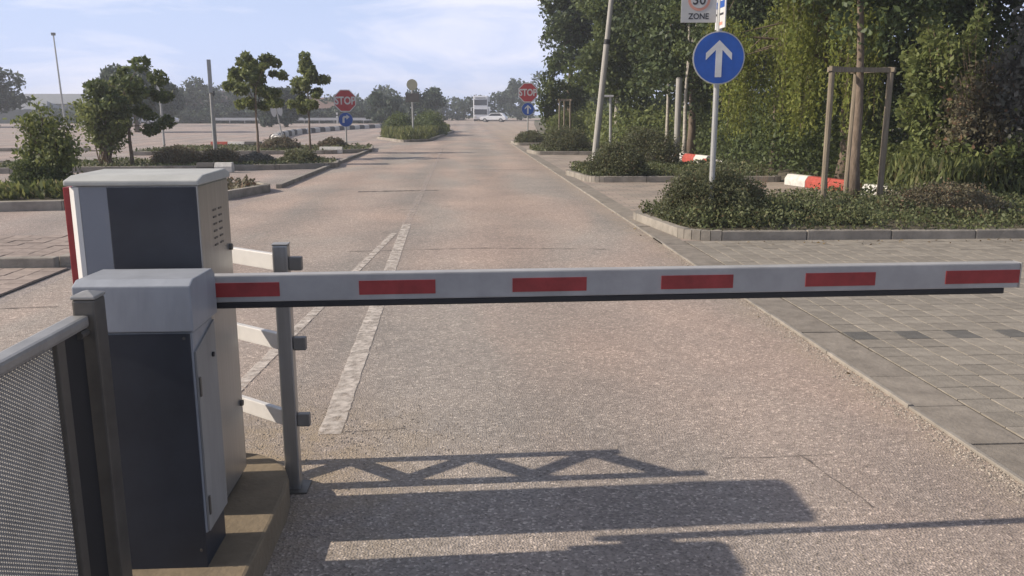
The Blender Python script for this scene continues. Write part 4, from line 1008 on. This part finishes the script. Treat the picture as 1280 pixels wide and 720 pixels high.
# guard rail on the far side
gr = thing('guard_rail', 'long pale guard rail along the far side of the car park', 'guard rail', (-30, 118, 0))
MB().prism([(-.04, .45), (.04, .45), (.06, .62), (.04, .80), (-.04, .80)], -4, 25, 'x').build('rail', M['signwhite'], gr)
for k in range(15): MB().box(-3.8+2*k, -3.68+2*k, .065, .15, 0, .78).build('post', M['galv'], gr)
t = thing('marker_post', 'small white marker post behind the far guard rail', 'post', (-17.5, 119.5, 0)); MB().box(-.12, .12, -.06, .06, 0, 1.5).build('shaft', M['whitepaint'], t, bevel=.03)
MB().box(-.121, .121, -.062, .062, 1.05, 1.2).build('black_band', M['rubber'], t)

p = []
for i in range(150):
    x = rng.uniform(-44, -8); y = rng.uniform(120.5, 123); p.append((x, y, rng.uniform(.2, 2.0+.6*math.sin(x*.7))))
p = np.array(p); stuff(leaf_mesh('far_hedge', clump_points(p, .8*rng.uniform(.6, 1.2, len(p)), 14000), .42, M['l_far'], None), 'far dark hedge behind the guard rail', 'hedge')
# vehicles
def car(label, x, y, rz, m, group=None):
    t = thing('car', label, 'car', (x, y, 0), rz, group)
    body = [(-2.1, .35), (2.05, .35), (2.12, .62), (1.95, .82), (.95, .92), (-1.95, .95), (-2.12, .75)]
    MB().prism(body, -.84, .84, 'y').build('body', M[m], t, bevel=.06)
    cabin = [(-1.85, .93), (1.0, .90), (.30, 1.42), (-1.15, 1.45), (-1.6, 1.3)]
    MB().prism(cabin, -.72, .72, 'y').build('cabin', M[m], t, bevel=.05)
    for s in (-1, 1):
        MB().prism([(-1.55, .98), (.78, .96), (.24, 1.35), (-1.1, 1.37)], s*.725-.01, s*.725+.01, 'y').build('side_window', M['glass'], t)
        for wx in (-1.3, 1.3):
            wh = MB().tube([(wx, s*.66, .31), (wx, s*.86, .31)], .31, 18).build('wheel', M['rubber'], t)
            MB().tube([(wx, s*.861, .31), (wx, s*.872, .31)], .19, 12).build('rim', M['galv'], wh)
        MB().box(2.06, 2.13, s*.62-.17, s*.62+.17, .60, .74).build('headlight', M['lampglass'], t)
    MB().add([(.99, -.62, .94), (.99, .62, .94), (.37, .58, 1.39), (.37, -.58, 1.39)], [(0, 1, 2, 3)]).build('windscreen', M['glass'], t)
    return t
t = thing('coach', 'tall white double-decker coach on the far road', 'bus', (2.9, 150, 0), R(-4))
MB().box(-1.28, 1.28, 0, 10, .35, 4.35).build('body', M['carwhite'], t, bevel=.15)
MB().box(-1.12, 1.12, -.03, -.002, 2.75, 3.7).build('upper_windscreen', M['glass'], t)
MB().box(-1.12, 1.12, -.03, -.002, 1.15, 2.05).build('lower_windscreen', M['glass'], t)
MB().box(-.9, .9, -.03, -.002, 3.85, 4.1).build('destination_board', M['cargrey'], t)
for s in (-1, 1):
    MB().box(s*1.285-.01, s*1.285+.01, .5, 9.5, 2.6, 3.4).build('side_window', M['glass'], t)
    MB().box(s*.95-.2, s*.95+.2, -.04, -.002, .62, .85).build('headlight', M['lampglass'], t)
    MB().tube([(s*1.3, -.05, 2.3), (s*1.62, -.25, 2.3), (s*1.62, -.25, 1.75)], .06, 6).build('mirror', M['carwhite'], t)
    for wy in (2.2, 8.0): MB().tube([(s*.95, wy, .5), (s*1.30, wy, .5)], .5, 18).build('wheel', M['rubber'], t)
car('white car crossing in front of the far coach', 4.75, 137, R(165), 'carwhite')
for i, (x, lab, m) in enumerate(((-46, 'leftmost of three tiny far cars, pale', 'carwhite'), (-42.7, 'middle of three tiny far cars, grey', 'cargrey'), (-38.8, 'rightmost of three tiny far cars, white', 'carwhite'))):
    car(lab, x, 112, R(90*(i == 1)), m, 'cars parked at the far edge of the lot')

# ================================================================== HAZE
hzb = MB().box(-440, 440, -60, 500, -1.2, 13.5).build('haze', [])
hzb['kind'] = 'stuff'
hm = bpy.data.materials.new('haze'); hm.use_nodes = True; ht = hm.node_tree; ht.nodes.clear()
ho = N(ht, 'ShaderNodeOutputMaterial'); hv = N(ht, 'ShaderNodeVolumePrincipled'); hv.inputs['Color'].default_value = (.90, .93, 1, 1)
hv.inputs['Density'].default_value = .0014; hv.inputs['Anisotropy'].default_value = .2
ht.links.new(hv.outputs[0], ho.inputs['Volume']); hzb.data.materials.append(hm)
